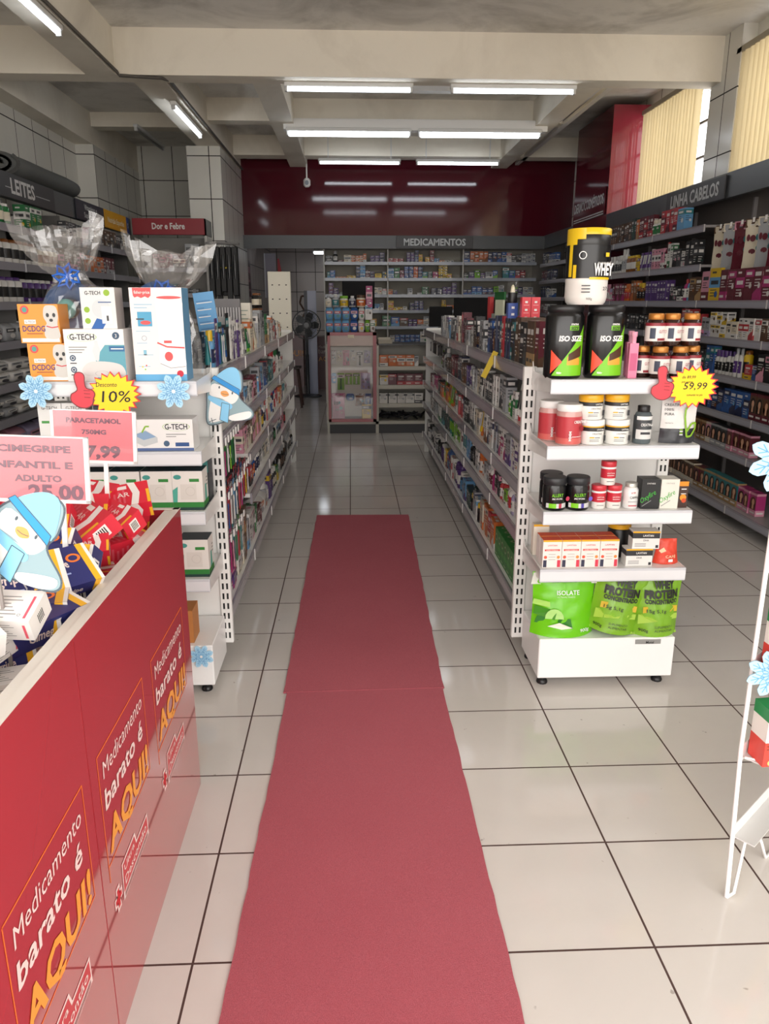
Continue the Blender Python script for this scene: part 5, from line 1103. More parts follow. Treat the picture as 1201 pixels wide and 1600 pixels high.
fill('LA3|left aisle third shelf','near end',L3,4.35,8.0,.821,PL(XLp),0,5.2)
L4=['o LK 3 4x10x10','c DSW 2 9x7x9','c rKW 2 8x7x11','c RKW 1 8x7x12','b NWO 1 8x6x15','b BWO 2 7x6x17','b WWN 3 7x5x18','k WKS 2 16x10x15','k EWS 1 15x10x16','b EAW 1 6x6x16','k WSP 2 15x9x14','b SWK 2 7x6x15','b KWG 2 7x6x14','k WLK 2 14x9x13','b WDN 3 6x5x14','c PKW 3 8x6x11','b DWR 3 6x5x15']
fill('LA4|left aisle fourth shelf','near end',L4,4.05,8.0,.581,PL(XLp),0,5.2)
L5=['c BLW 1 12x18x7*4','c VMW 2 12x15x7*3','c WED 4 8x8x9*3','c nFO 2 9x9x14*2','c SLW 1 6x9x18','c WWS 2 6x8x20','c WPn 1 14x9x9*2','c GWW 2 5x7x17','c rWP 2 9x6x13','k WOS 1 20x13x14','k WWO 1 18x12x12','b SWW 2 9x8x16','c VYN 2 10x9x19','b NYV 1 9x8x18','b DWE 3 7x6x15','c GYO 2 8x7x12','b WKS 4 7x6x16','b KSn 4 7x6x18','b nWK 3 7x6x16','k DSW 2 14x10x14','b WSK 4 6x6x17','b KWS 4 6x6x15']
fill('LA5|left aisle bottom shelf','near end',L5,3.46,8.0,.236,PL(XLp),0,5.2)
# hooks with hanging toothbrush packs on the left aisle
def hooks(group,xface,sgn,ys,z,cols,hh,shelf,end,n=3,kind='x',name=None,L=.25,w_=.055):
    ENDS[shelf.split('|')[0]]=end
    for i,y in enumerate(ys):
        t=thing('display_hook',f'white display hook, {ordn(i)} from {end}, {shelf.split("|")[1]}','hook',T(xface,y,z)@RZ(90*sgn),group)
        MB().tube([(0,0,0),(0,-L*.9,0),(0,-L,.012)],.0025,CHROME,None,6).build('wire',t)
        MB().box(-.014,-L-.004,-.006,.014,-L,.028,PAPER).build('price_tip',t)
        for k in range(n):
            c=cols[(i*2+k)%len(cols)]
            good(kind,c,w_,.03,hh,T(xface,y,z)@RZ(90*sgn)@T(rnd.uniform(-.004,.004),-L*.88+k*.028,-hh*(.95 if kind=='x' else .965))@RZ(rnd.uniform(-5,5)+(32 if kind=='h' and xface>2 else 0)),shelf,i+k*.1,k==0,name,('front','middle','rear')[k],k)
hooks('white display hooks on the left gondola',-.85,1,(3.50,3.58,3.66,3.74,3.82,3.90),1.035,('WGg','TWK','DPM','BLW','GgW','WTV'),.19,'LH1|left aisle upper hooks','near end',2,'x','toothbrush_pack',.26)
hooks('white display hooks on the left gondola',-.85,1,(3.50,3.59,3.68,3.77,3.86,3.95,4.04),.775,('BYg','LYW','RWB','TWR','RBW','PWM','SRW'),.20,'LH2|left aisle middle hooks','near end',3,'x','toothbrush_pack',.26)
hooks('white display hooks on the left gondola',-.85,1,(3.50,3.59,3.68,3.77,3.86,3.95),.565,('GgT','TWG','PWM','SWR','MWP'),.22,'LH3|left aisle lower hooks','near end',2,'x','toothbrush_pack',.26)
hooks('white display hooks on the left gondola',-.85,1,(4.06,4.14,4.22,4.30),.80,('RRW','RBY','BWR'),.20,'LH4|left aisle hooks beside cartons','near end',2,'x','toothbrush_pack',.26)
# ---------------------------------------------------------------- right aisle goods (near -> far)
R1=['c rnA 1 6x14x21','c nFD 2 7x13x21','c KDn 2 7x10x20','c nnF 2 6x12x22','c KTB 2 6x10x21','c NKT 3 5x10x21','c RRW 1 4x9x22','c TWT 2 4x8x19','c NNW 2 6x8x22','b nFA 2 5x5x18','c NBW 3 5x6x20','c WDS 1 9x8x5','c SDW 3 6x6x18','b NWn 2 6x5x14','c KnW 2 7x6x20','c WWK 1 6x6x13','c SWD 3 8x6x10','c rKW 3 4x6x18','c rRW 2 4x6x22','c EnD 3 5x5x16','c WRD 3 4x6x19','c DWS 4 4x5x16','c SKW 4 4x5x17','c LWD 3 4x5x15','c WVN 4 4x5x18','c WSV 3 4x5x18','c SWK 5 5x5x17']
fill('RA1|right aisle top shelf','near end',R1,3.46,8.5,1.376,PR(XRp),.0,5.2)
for i,(x,l) in enumerate(((.925,'left'),(.975,'right'))):
    t=thing('hair_oil_box',l+' tall coral red box towering over the right aisle top shelf','box',T(x,4.12,1.376)); MB().box(-.0235,-.0235,0,.0235,.0235,.32,mat('#d9323f',.35)).build('box',t)
    b=MB()
    for q in range(3): b.rect(-.007,.30-.04*q-.01,.007,.30-.04*q,WHITE,fr(.0238)); b.rect(-.014,.278-.04*q,.014,.281-.04*q,mat('#f2b0b0'),fr(.0238))
    b.rect(-.016,.14,.016,.17,mat('#b3202c'),fr(.0238)); b.rect(-.012,.148,.012,.16,WHITE,fr(.0238)); b.build('printed_front',t)
t=thing('hair_spray_tower','tall slim blue box with clear domed cap on the right aisle top shelf','bottle',T(.875,4.22,1.376)); MB().box(-.026,-.026,0,.026,.026,.29,mat('#33519c',.3)).build('box',t); MB().lathe([(.024,.29),(.026,.30),(.024,.345)],BLACK,None,18).build('collar',t); MB().lathe([(.03,.345),(.03,.40),(.027,.405)],CLEAR,None,18).lathe([(.014,.345),(.009,.375),(.004,.385)],mat('#d8cfae'),None,12).build('clear_cap',t)
b=MB()
for q in range(4): b.rect(-.008,.26-.035*q,.008,.272-.035*q,WHITE,fr(.0263))
b.rect(-.018,.09,.018,.12,WHITE,fr(.0263)); b.build('printed_front',t)
good('p','TWW',.07,.06,.27,T(.99,3.62,1.376)@T(0,0,.0)@RZ(-80),'RP|right aisle top shelf behind brown boxes',0,True,None,'',1); ENDS['RP']='near end'
t=thing('ribbed_display','green framed display of grey combs with red side posts on the right aisle top shelf','display',T(1.02,5.2,1.376)@RZ(-70))
MB().box(-.16,0,0,.16,.02,.30,mat('#262626')).build('back',t); MB().box(-.16,-.03,.0,-.13,.0,.33,mat('#b23a3c',.4)).box(.13,-.03,.0,.16,.0,.33,mat('#b23a3c',.4)).build('red_posts',t); MB().box(-.12,-.02,.02,.12,-.001,.22,mat('#8d9790',.4)).build('comb_strip',t); MB().box(-.05,-.035,.16,.05,-.021,.34,mat('#c9cdb4',.4)).box(-.06,-.036,.31,.06,-.02,.36,mat('#1d5a2c',.4)).build('green_card',t)
R1b=['r DS 1 30x5x16','c KnD 3 9x8x20','c DSK 3 9x8x15','r KS 1 28x5x18','c KDW 4 9x8x18','r SD 1 26x5x16','c KrD 3 9x8x14','c DKS 4 9x8x14']
fill('RA1b|right aisle top shelf rear half','near end',R1b,3.5,8.3,1.376,PR(1.0),.1,3)
R2=['u WKO 2 6x5x18','u OKW 2 6x5x17','u WRK 2 6x5x18','c WGS 1 7x6x14','t GWG 1 8x8x11','t WGg 1 8x8x10','c SDW 3 7x6x19','c WWD 3 6x6x17','c DWS 3 7x6x16','c WKn 3 6x6x17','c EKn 3 6x6x16','c SWK 3 5x5x14','b WSV 3 5x4x15','c VNW 3 5x5x14','c nAW 3 7x6x14','c NWS 3 6x6x18','c rKn 3 7x5x15','c rRK 3 7x5x16','c nKr 3 8x6x12','b SWK 2 6x5x19','b WDS 2 6x5x18','c KrS 2 7x6x14','u gWD 2 5x4x15']
fill('RA2|right aisle second shelf','near end',R2,3.46,7.5,1.086,PR(XRp),0,5.2)
hooks('white display hooks on the right gondola',1.05,-1,(7.6,7.75,7.9,8.05,8.2,8.35),1.30,('KSD','DWK','SKW'),.16,'RH1|right aisle far upper hooks','near end',2,'x',None,.2,.07)
hooks('white display hooks on the right gondola',1.05,-1,(7.6,7.75,7.9,8.05,8.2,8.35),1.05,('PWM','PPW','vPM'),.2,'RH2|right aisle far lower hooks','near end',2,'x',None,.2,.07)
R3=['c SVO 4 7x9x17','c WVO 3 6x9x16','c SVW 2 6x9x16','c WMO 3 6x8x17','c SNO 3 6x8x17','c WNO 3 6x8x16','c WAE 2 5x8x18','u OAW 2 6x5x19','u YOW 1 6x5x18','c ESW 3 6x6x15','c WKS 4 6x6x17','c KWS 3 6x5x17','c NWR 2 5x5x16','c RWN 3 8x7x15','c WGE 3 7x6x13','u OWR 2 5x4x15','u gOW 3 5x4x17','u YgO 3 5x4x17','c OKR 3 7x6x13','u gYG 3 5x4x16','c OKW 2 8x6x12','c DtO 3 7x6x12','u PWM 3 5x4x14','c MWP 3 5x5x14','c WPM 4 5x5x12','c rPW 4 5x5x12']
fill('RA3|right aisle third shelf','near end',R3,3.44,8.5,.821,PR(XRp),0,5.2)
for i in range(2):
    t=thing('wide_supplement_box',('lower','upper')[i]+' wide navy box with orange edge lying on the third right aisle shelf row','box',T(.99,3.60+i*.22,.821+.171)); MB().box(-.11,-.10,0,.11,.10,.03,mat('#1d2142',.35)).box(-.112,-.102,.008,-.108,.102,.022,mat('#e09a2a')).box(-.112,-.102,.008,.112,-.098,.022,mat('#e09a2a')).build('box',t)
R4=['t WYK 2 7x7x13','t SWK 2 7x7x13','c WvV 1 6x6x12','b vWW 1 6x6x14','b WWR 2 6x6x15','c gWR 1 6x6x9','b RWW 2 7x7x13','c KPW 2 6x6x13','b MPM 1 7x7x14','b WWr 2 7x7x14','c SWn 2 7x6x11','t OOW 2 10x10x13','c WSD 2 6x6x12','b KWD 3 7x6x14','c LBW 3 7x6x16','c TWB 3 6x6x15','c WrW 2 6x6x14','t WEg 2 11x11x17','c gWv 2 6x6x15','n GWg 3 6x6x19','n TGg 2 6x6x18','c tKT 4 7x6x18','c tTK 4 7x6x17','c WGS 4 7x6x13','c SWK 5 7x6x12','c WKR 5 6x6x12']
fill('RA4|right aisle fourth shelf','near end',R4,3.44,8.5,.581,PR(XRp),0,5.2)
ENDS['RA5']='near end'
for i in range(9):
    for j in range(2):
        y=3.50+i*.085
        t=thing('tea_carton',f'{ordn(i)} {("front","rear")[j]} green carton with round leaf seal from the near end, right aisle bottom','box',T(XRp+.075+j*.126,y,.2365)@RZ(-90),'green cartons along the bottom shelf of the right aisle')
        MB().box(-.041,-.062,0,.041,.062,.165,mat('#2f7f3a',.4)).build('box',t)
        b=MB(); b.disc(0,-.01,.02,.026,mat('#a9b58c'),T(0,0,.1655),0,14); b.disc(0,-.01,.012,.016,mat('#3f6a3a'),T(0,0,.1658),0,12); b.disc(0,.115,.026,.022,mat('#9fb48a'),fr(.0625),0,14); b.disc(0,.115,.016,.013,mat('#31522c'),fr(.0628),0,12); b.rect(-.036,.05,.036,.075,mat('#5da05a'),fr(.0625)); b.rect(-.03,.015,.02,.02,mat('#c9d6b4'),fr(.0625)); b.build('leaf_seal',t)
R5=['c OWY 2 7x8x17','c REO 1 8x8x18','c OEW 2 8x9x19','c EOS 2 7x9x17','t DYK 1 8x8x13','c WLS 2 6x8x14','c SNW 1 8x8x16','b KYD 1 7x7x13','c tKG 3 7x9x12','c LVW 2 7x7x15','t NWL 2 11x11x15','n VVW 3 8x8x18','c WKR 2 5x5x14','c WRK 3 5x6x17','k RBL 1 12x9x15','k BRL 1 12x9x19','c YrO 2 6x6x16','c EWP 2 6x6x14','n VWV 3 7x7x14','b KWD 3 8x7x18','t KWS 2 8x8x11','c WKS 3 6x6x16','b WSK 4 6x6x16','b SKW 4 6x6x15','c WKr 4 6x6x16']
fill('RA5|right aisle bottom shelf','near end',R5,4.28,8.5,.236,PR(XRp),0,5.4)
for y,l in ((4.72,'nearer end'),(6.1,'middle')):
    t=thing('shelf_talker','yellow and red price talker hanging from the top rail of the right aisle','price tag',T(.795,4.35,1.345)@RY(25)@RZ(-30)); MB().box(-.016,-.002,-.10,.016,.002,.06,mat('#c9ae22')).box(-.016,.002,-.10,.016,.003,.06,mat('#b32a24')).build('tag',t); break
# ---------------------------------------------------------------- right wall shelving
WZ=(2.30,1.98,1.68,1.39,1.10,.81,.52,.15)
bays=(9.75,8.95,7.81,6.67,5.515,4.36,3.2)
for i in range(len(bays)-1):
    y1,y0=bays[i],bays[i+1]
    t=thing('wall_shelving',('hair care wall shelving bay next to the red column','second hair care bay from the red column','third hair care bay from the red column, under the LINHA CABELOS sign','fourth hair care bay from the red column','fifth hair care bay from the red column','hair care bay nearest the camera, outside the photo edge')[i],'shelving',T(3.3,(y0+y1)/2,0)); h=(y1-y0)/2
    MB().box(.12,-h,.1,.14,h,2.60,mat('#6d6662',.6)).build('back_panel',t); MB().box(.09,-h-.012,0,.12,-h+.012,2.52,mat('#8a8583')).build('upright',t)
    MB().box(-.25,-h+.02,.04,.2,-h+.06,.13,WMET).lathe([(.02,0),(.02,.04)],BLACK,T(-.2,-h+.04,0),10).build('foot_bracket',t)
    for k,z in enumerate(WZ):
        if k<2 and i>=3: continue
        x0=-.30 if k<7 else -.42
        sh=MB().box(x0,-h+.003,z-.02,.12,h-.003,z,mat('#8e8a8a',.4)).build('shelf',t)
        MB().box(x0-.01,-h+.003,z-.055,x0,h-.003,z+.004,RAIL).box(x0-.0115,-h+.006,z-.046,x0-.0095,h-.006,z-.01,mat('#9a9aa4',.12,0,.5)).box(x0-.014,-h-.004,z-.056,x0-.008,-h+.008,z+.005,mat('#b8b4b2',.4)).build('price_rail',sh)
PW=lambda off: (lambda s,d: T(3.0+off+d,-s,0)@RZ(-90))
def wfill(key,nm,spec,y1,y0,z,off=0,**k): fill(key+'|'+nm,'red column',spec,-y1,-y0,z,PW(off),**k)
wfill('W1','topmost hair care shelf',['c nDA 14 7x6x20','c tDW 2 7x6x22','c OFE 1 7x5x20','c rRW 5 7x6x21','t WEG 2 11x9x15','c RrW 4 9x8x21','c LTW 1 14x8x19'],9.55,6.72,2.301,parts_until=0)
wfill('W2','second hair care shelf',['c PrS 6 6x5x15','b WWD 5 8x6x19','b WWS 2 7x6x25','n AYW 4 7x6x17','c YVG 2 5x4x14','u VSW 4 6x4x18','b SWV 1 6x5x20','c PWr 4 7x5x19','b rRW 1 7x6x24','c WGD 2 7x5x22','c DKP 2 9x6x16','c WKP 1 9x6x12','c KDt 4 8x6x21'],9.55,6.72,1.981,parts_until=0)
wfill('W3','third hair care shelf',['b PPW 6 6x5x19','b PvW 2 7x5x14','c rMW 5 7x5x19','b OOR 3 7x6x18','c AOW 2 8x6x21','b AYK 3 8x6x18','c VVv 8 7x5x19','c KWP 3 9x6x13','b MRW 1 7x6x19','b LBW 1 8x6x20','c nFA 2 11x6x20','c PrG 1 15x3x24','c YLB 1 18x3x26','c rMW 6 13x3x24','c nrW 2 12x4x22'],9.5,4.4,1.681,parts_until=0)
wfill('W4','fourth hair care shelf',['c KDn 6 8x6x16','c nDA 6 8x6x15','c WnS 2 9x7x17','c DnW 2 9x7x15','c RWr 3 8x6x11*2','c RRW 2 8x6x18','c SvW 2 8x6x15','c WYn 3 9x7x10*2','c EWD 2 9x7x13','c WRE 4 8x6x16','c nWE 3 8x6x16'],8.4,4.4,1.391,parts_until=0)
wfill('W5','fifth hair care shelf',['k rPW 1 22x12x14','b WSD 3 8x5x18','c DKS 3 9x6x19','c KtD 2 9x6x18','c BTN 2 8x6x22','b WVK 5 6x5x19','b WSV 2 6x5x22','n YAK 1 7x7x21','c RYB 1 9x5x11','c BWN 1 8x5x11','c KPn 2 9x5x20','c KDr 6 9x6x18'],7.4,4.4,1.101,parts_until=0)
wfill('W6','sixth hair care shelf',['c VSD 2 8x6x15','c DWK 2 8x6x16','b PMD 3 8x6x16','c KNB 3 9x6x18','c BTN 1 7x5x21','c NBA 2 10x6x17','c BNL 4 10x6x19','d nr 5 9x6x20'],7.2,4.4,.811,parts_until=0)
wfill('W7','seventh hair care shelf',['d FA 4 9x7x17','d AF 5 9x7x17','d PE 1 9x7x17','d DS 3 9x7x17','d rP 4 9x7x17'],7.15,4.5,.521,parts_until=0)
wfill('W8','bottom hair care shelf',['d nE 7 9x7x18','d rF 2 9x7x17','d TF 6 9x7x18','d MP 3 9x7x17'],6.9,4.4,.151,-.08,parts_until=0)
t=thing('lilac_appliance_box','grey lilac box with appliance picture on the far part of the bottom hair care shelf','box',T(3.07,7.5,.152)@RZ(-90)); MB().box(-.11,-.09,0,.11,.09,.25,mat('#8d8795',.4)).build('box',t); MB().disc(0,.14,.03,.05,mat('#4a4550'),fr(.0904)).rect(-.08,.2,.03,.22,WHITE,fr(.0904)).build('printed_front',t)
hooks('chrome display hooks on the hair care wall',3.40,-1,(6.6,6.42,6.24,6.06,5.88,5.7),2.27,('EnK','SWK','SEn','VrS','rPK','KDr'),.40,'WH1|hooks under LINHA CABELOS sign','red column',2,'h',None,.30,.20)
hooks('chrome display hooks on the hair care wall',3.40,-1,(5.52,5.34,5.16,4.98),2.235,('rMP','EDG','VWr','rWM'),.36,'WH2|wall hooks near photo edge','red column',2,'h',None,.30,.20)
# red side wall part and shelving beyond the red column
struct('wall_panel_red',MB().box(3.12,9.77,0,XR,9.79,2.51,mat('#4f1020',.2)))
t=thing('wall_shelving','skin care shelving bay between the red column and the back wall','shelving',T(3.3,12.1,0))
MB().box(.2,-.8,.1,.22,.75,2.52,mat('#55504e',.6)).build('back_panel',t)
for z in (2.26,2.0,1.74,1.5,1.24):
    sh=MB().box(-.2,-.8,z-.02,.2,.75,z,mat('#7d7c80',.4)).build('shelf',t); MB().box(-.21,-.8,z-.05,-.2,.75,z+.004,RAIL).build('price_rail',sh)
for n,z in enumerate((2.26,2.0,1.74,1.5)): fill(f'F{n}|{("top","second","third","fourth")[n]} shelf beyond red column','back wall end',[['c NWD 3 9x7x17','c DEN 2 8x7x15','c BWN 4 9x7x14'],['c rNW 4 9x7x15','c NDV 4 8x7x16'],['c NKB 4 8x7x17','c WBN 4 9x7x13'],['c rWD 3 10x8x14','c WrS 5 9x7x14']][n],-12.8,-11.35,z+.001,lambda s,d: T(3.1+d,-s,0)@RZ(-90),parts_until=-99)
# ---------------------------------------------------------------- back wall medicine shelving
BZ=(2.30,2.05,1.79,1.54,1.28,1.02)
for i,(x0,x1) in enumerate(((-.42,.60),(.62,1.84),(1.86,3.06))):
    t=thing('medicine_shelving',('left','middle','right')[i]+' bay of medicine shelves on the back wall','shelving',T((x0+x1)/2,13.1,0)); w=(x1-x0)/2
    MB().box(-w,.16,.6,w,.17,2.5,mat('#8f8b80',.6)).build('back_panel',t)
    MB().box(-w-.02,-.12,0,-w,.16,2.5,mat('#b8b5ae',.4)).build('upright',t); MB().box(-w,.0,0,w,.16,.9,mat('#55504c')).build('lower_front',t)
    for z in BZ:
        sh=MB().box(-w,-.14,z-.015,w,.16,z,mat('#9d9c9a',.4)).build('shelf',t); MB().box(-w,-.15,z-.045,w,-.14,z+.004,mat('#8d929b',.3,0,.3)).build('price_rail',sh)
PB=lambda s,d: T(s,12.97+d,0)
def bfill(key,nm,spec,x0,x1,z): fill(key+'|'+nm,'left end',spec,x0,x1,z+.0005,PB,parts_until=-99,name='medicine_box',jit=.02,yaw=2)
bfill('M1','top medicine shelf, left bay',['c DSK 1 11x7x5*2','b DSW 1 8x7x17','c rDR 1 9x7x3','c ESW 1 12x8x11','c OEr 3 6x7x5*2','c OWR 1 5x6x13','- 6','c VDN 2 7x6x5*2','c NVD 1 8x6x5*3','c VNK 2 7x6x5*2'],-.40,.60,2.30)
bfill('M2','top medicine shelf, middle bay',['c RDW 3 8x7x3*2','- 5','c VNr 2 6x6x5*3','c NBV 1 6x6x6*3','c YOY 1 6x7x6*2','- 4','c YOE 1 7x7x4*2','c rRW 1 7x7x6*3','c LBW 1 8x7x3*2','c OEn 1 8x7x3','c WSD 2 7x7x3'],.62,1.84,2.30)
bfill('M3','top medicine shelf, right bay',['c NBR 1 10x7x17','c OAR 4 7x7x17','c NBO 3 7x7x16','c BSN 1 8x7x16','c WRS 1 8x7x15','c DSE 2 8x7x12','c SWN 3 7x7x7*2','c DSW 1 10x7x14'],1.86,3.04,2.30)
bfill('M4','second medicine shelf, left bay',['c TLS 1 4x6x10','c BLW 1 8x7x6*2','c OAE 3 6x7x2','c YAE 2 7x7x4','c NDB 1 7x7x6*3','c LWB 1 8x7x5*4','c rWD 1 7x7x6*2','c NVr 1 7x7x5*2','c YYO 1 11x7x7','c tKY 1 8x7x5*2','c tDG 1 10x7x3'],-.38,.60,2.05)
bfill('M5','second medicine shelf, middle bay',['c LWB 1 9x7x5*3','c GtG 1 9x7x16','c rMW 1 7x7x6*2','c BNW 2 7x7x6*3','c ORW 1 7x7x6*3','c NBD 1 7x7x6*3','c TgO 1 8x7x10','c tKG 1 8x7x5*2','c MRW 1 9x7x5*2','c YKE 2 7x7x4*5','c YOW 1 7x7x7'],.62,1.84,2.05)
bfill('M6','second medicine shelf, right bay',['c KtG 1 9x7x8','c NVS 1 9x7x10','c gtW 1 9x7x13','c VDE 1 8x7x8','c SWD 1 12x7x10','c BgN 1 8x7x12','- 8','c TWL 1 10x7x17','c BTG 1 10x7x12','c rRW 2 8x7x13','- 9','c FYE 1 6x7x10','c WEO 1 8x7x14','c BDN 1 10x7x13'],1.86,3.04,2.05)
bfill('M7','third medicine shelf, left bay',['c VrD 1 7x7x6*3','c VDN 1 8x7x5*2','c tKD 1 9x7x4','c YAK 1 6x7x8','c YKA 1 7x7x5*4','c tYK 1 8x7x5*2','c WLS 1 8x7x3','c tKD 1 9x7x6','c RWr 1 7x7x4*3','c ESR 2 7x7x11','c WRS 1 7x7x9'],-.36,.60,1.79)
bfill('M8','third medicine shelf, middle bay',['c OFr 1 7x7x8','c NDV 1 8x7x7','- 16','c SWD 1 8x7x10','- 8','c WSS 1 7x7x3','c GtW 1 11x7x4*3','- 4','c NDW 2 9x7x5*2','c VNr 2 7x7x6*2','c VDN 1 8x7x6*3'],.62,1.84,1.79)
bfill('M9','third medicine shelf, right bay',['c NBV 2 7x7x8','c BLr 2 8x7x13','c NBr 2 9x7x11','c gSW 1 8x7x13','c SWT 1 9x7x15','- 15','c gVW 1 7x7x12','c NVB 1 8x7x12','c SEr 2 8x7x12','c gYS 1 8x7x12','c rKY 2 10x7x11'],1.86,3.04,1.79)
bfill('M10','fourth medicine shelf, left bay',['- 32','c DSW 1 6x7x10','c LWB 1 11x7x10','c SWD 1 6x7x11','c NWS 1 9x7x7*2','c OrW 1 7x7x15','c YOR 1 7x7x6*2'],-.02,.60,1.54)
bfill('M11','fourth medicine shelf, middle bay',['c YRO 1 9x7x5*3','c YAW 2 7x7x5','c WES 1 7x7x6','- 4','c NDV 1 8x7x6*2','c NVB 2 7x7x5*3','- 6','c SKD 2 9x7x3','- 5','c YAK 1 7x7x4*4','c ODr 2 11x7x8'],.62,1.84,1.54)
bfill('M12','fifth medicine shelf',['- 30','c YOE 2 7x7x12','- 9','c GtO 1 14x7x17','c BLO 1 14x7x15','c nRS 1 14x7x14','c VKr 2 7x7x11','c OSW 1 10x7x11','c SEW 2 9x7x8*2'],-.02,1.84,1.28)
bfill('M13','sixth medicine shelf',['- 45','c SEW 1 8x7x11','c BNL 5 8x7x6*2','c WEG 1 12x7x17'],.2,1.84,1.02)
# ---------------------------------------------------------------- counter display with red frame
t=thing('display_counter','white open display counter with a red framed glass case on its left half','counter',T(.33,9.9,0))
CW=mat('#b9b6ab',.4); x0,xm,x1=-.655,.0,.66
MB().box(x0,0,0,x0+.03,.45,1.155,CW).build('side_panel',t); MB().box(xm-.02,0,0,xm+.02,.45,1.155,CW).build('side_panel',t); MB().box(x1,0,0,x1+.9,.45,1.155,CW).build('side_panel',t)
MB().box(x0,.43,0,x1,.45,1.12,CW).build('back_panel',t); MB().box(x0+.03,.01,0,x1,.03,.12,mat('#3c3d41',.5)).build('plinth',t); MB().box(x0+.03,0,.12,x1,.43,.16,CW).build('bottom_board',t)
for z in (.39,.63,.87): MB().box(xm+.02,.0,z-.05,x1,.43,z,CW).build('shelf',t)
MB().box(xm,.0,1.135,x1+.9,.45,1.155,mat('#2c2b2a',.3)).build('worktop',t)
r=MB(); RF=mat('#9a4048',.3)
for a in ((x0+.02,-.03,.155,x0+.055,.01,1.30),(xm-.055,-.03,.155,xm-.01,.01,1.30),(x0+.02,-.03,1.26,xm-.01,.01,1.30),(x0+.02,-.03,.155,xm-.01,.01,.195)): r.box(*a,RF)
r.build('red_frame',t); MB().box(x0+.055,-.005,.195,xm-.055,-.002,1.12,CLEAR).build('glass_pane',t); MB().box(x0+.055,-.02,1.13,xm-.055,.0,1.26,mat('#a78f84',.25)).box(x0+.28,-.035,1.23,x0+.36,-.018,1.27,mat('#d9cfb4')).build('top_rail',t); MB().box(x0+.02,.0,1.285,xm-.01,.43,1.30,mat('#7d4a48',.4)).build('case_top',t)
MB().box(x0+.06,.20,.2,xm-.06,.22,1.12,mat('#c4c0b4',.5)).build('peg_panel',t)
def cs(spec,key,nm,xa,xb,z,y=9.92,**k): fill(key+'|'+nm,'left end',spec,xa,xb,z+.0006,lambda s,d:T(s,y+d,0),parts_until=-99,jit=.003,**k)
cs(['c OWE 4 11x9x14','c SWW 1 5x9x13','c NSW 3 11x9x14'],'C1','counter upper open shelf',.36,.98,.87)
cs(['c WYY 1 11x9x13','c rRr 4 11x9x14','c SEW 1 7x9x13','b WKr 1 8x7x17','c tDG 1 9x9x12'],'C2','counter middle open shelf',.36,.98,.63)
cs(['c WDS 6 11x9x13','c OAF 1 8x9x14'],'C3','counter lower open shelf',.36,.98,.39)
b=MB(); rr=random.Random(3)
for i in range(26):
    x=rr.uniform(.05,.6); b.tube([(x,rr.uniform(.08,.3),.17+rr.uniform(0,.05)),(x+rr.uniform(-.15,.15),rr.uniform(.08,.3),.2+rr.uniform(0,.07)),(x+rr.uniform(-.25,.25),rr.uniform(.08,.3),.17+rr.uniform(0,.05))],.012,mat('#26262a',.4),None,6)
o=b.build('tangled_cables',None,T(.33,9.9,0)); o['kind']='stuff'; tag(o,'tangle of black straps and cables in the bottom compartment of the counter','cables')
for zz,items in ((1.03,(('h','WrK',.07,.17),('h','ESK',.06,.13),('h','PPK',.09,.19),('h','WSr',.07,.13),('x','WDK',.08,.20),('h','vSW',.09,.16))),(.74,(('k','LBW',.07,.13),('x','gWG',.09,.22),('x','gKW',.09,.15),('x','gGW',.09,.15),('h','vPS',.13,.21))),(.47,(('h','PMV',.18,.36),('k','BLS',.11,.09),('h','AWF',.12,.16),('x','BVW',.08,.25)))):
    x=-.27
    for n,(k,c,w_,h_) in enumerate(items):
        ENDS['CP']='left side'; good(k,c,w_,.03,h_,T(x+w_/2,10.09,zz-h_+.03),'CP|red framed case, '+{1.03:'upper row',.74:'middle row',.47:'lower row'}[zz],n+zz*10,False,None,'',n); x+=w_+.012
good('c','YKF',.12,.05,.21,T(.19,9.98,.161),'CB|red framed case floor',0,False,None,'',0); ENDS['CB']='left side'
# packs on the case
def dstack(z,specs,key,nm): fill(key+'|'+nm,'left end',specs,-.325,.36,z,lambda s,d:T(s,9.93+d,0),parts_until=-99,jit=.004,yaw=2)
dstack(1.301,['k LRT 3 10x8x15','k BPW 1 10x8x15','k WRY 1 8x8x15','k gWG 1 6x8x15','k WGn 1 7x8x15','c WGr 1 5x6x15'],'D1','lowest row atop red framed case')
dstack(1.454,['k LRT 3 10x8x15','k BPW 1 10x8x15','k WRG 1 8x8x15','c WLn 1 9x8x18'],'D2','second row atop red framed case')
dstack(1.607,['b WSE 1 8x7x14','b SWT 1 9x7x16','t WgY 1 11x9x14','b SWN 1 9x7x14','t EnO 1 12x9x15','c MPW 1 8x6x26'],'D3','top row above red framed case')
for n,(x,z0,w,h,y,l) in enumerate(((.10,1.305,.42,.63,10.25,'black monitor back behind the packs on the red framed case'),(1.16,1.156,.30,.46,10.05,'black monitor back on the counter, left of the two near the right gondola'),(1.62,1.156,.56,.57,10.15,'wide black monitor back on the counter, right of the two near the right gondola'))):
    t=thing('computer_monitor',l,'monitor',T(x,y,z0)); MB().rbox(-w/2,0,h*.45,w/2,.035,h,mat('#08080a',.85),.006).build('screen_housing',t); MB().box(-.03,.01,.01,.03,.03,h*.5,BLACK).build('neck',t); MB().rbox(-.1,-.06,0,.1,.08,.012,BLACK,.003).build('foot',t)
t=thing('paper_pile','untidy pile of leaflets on the counter beside the red framed case','papers',T(.43,9.98,1.156)); MB().box(-.09,-.06,0,.09,.06,.05,mat('#a9a294',.6),RZ(6)).box(-.08,-.05,.051,.08,.06,.075,mat('#c2bcae',.6),RZ(-10)).build('sheets',t)
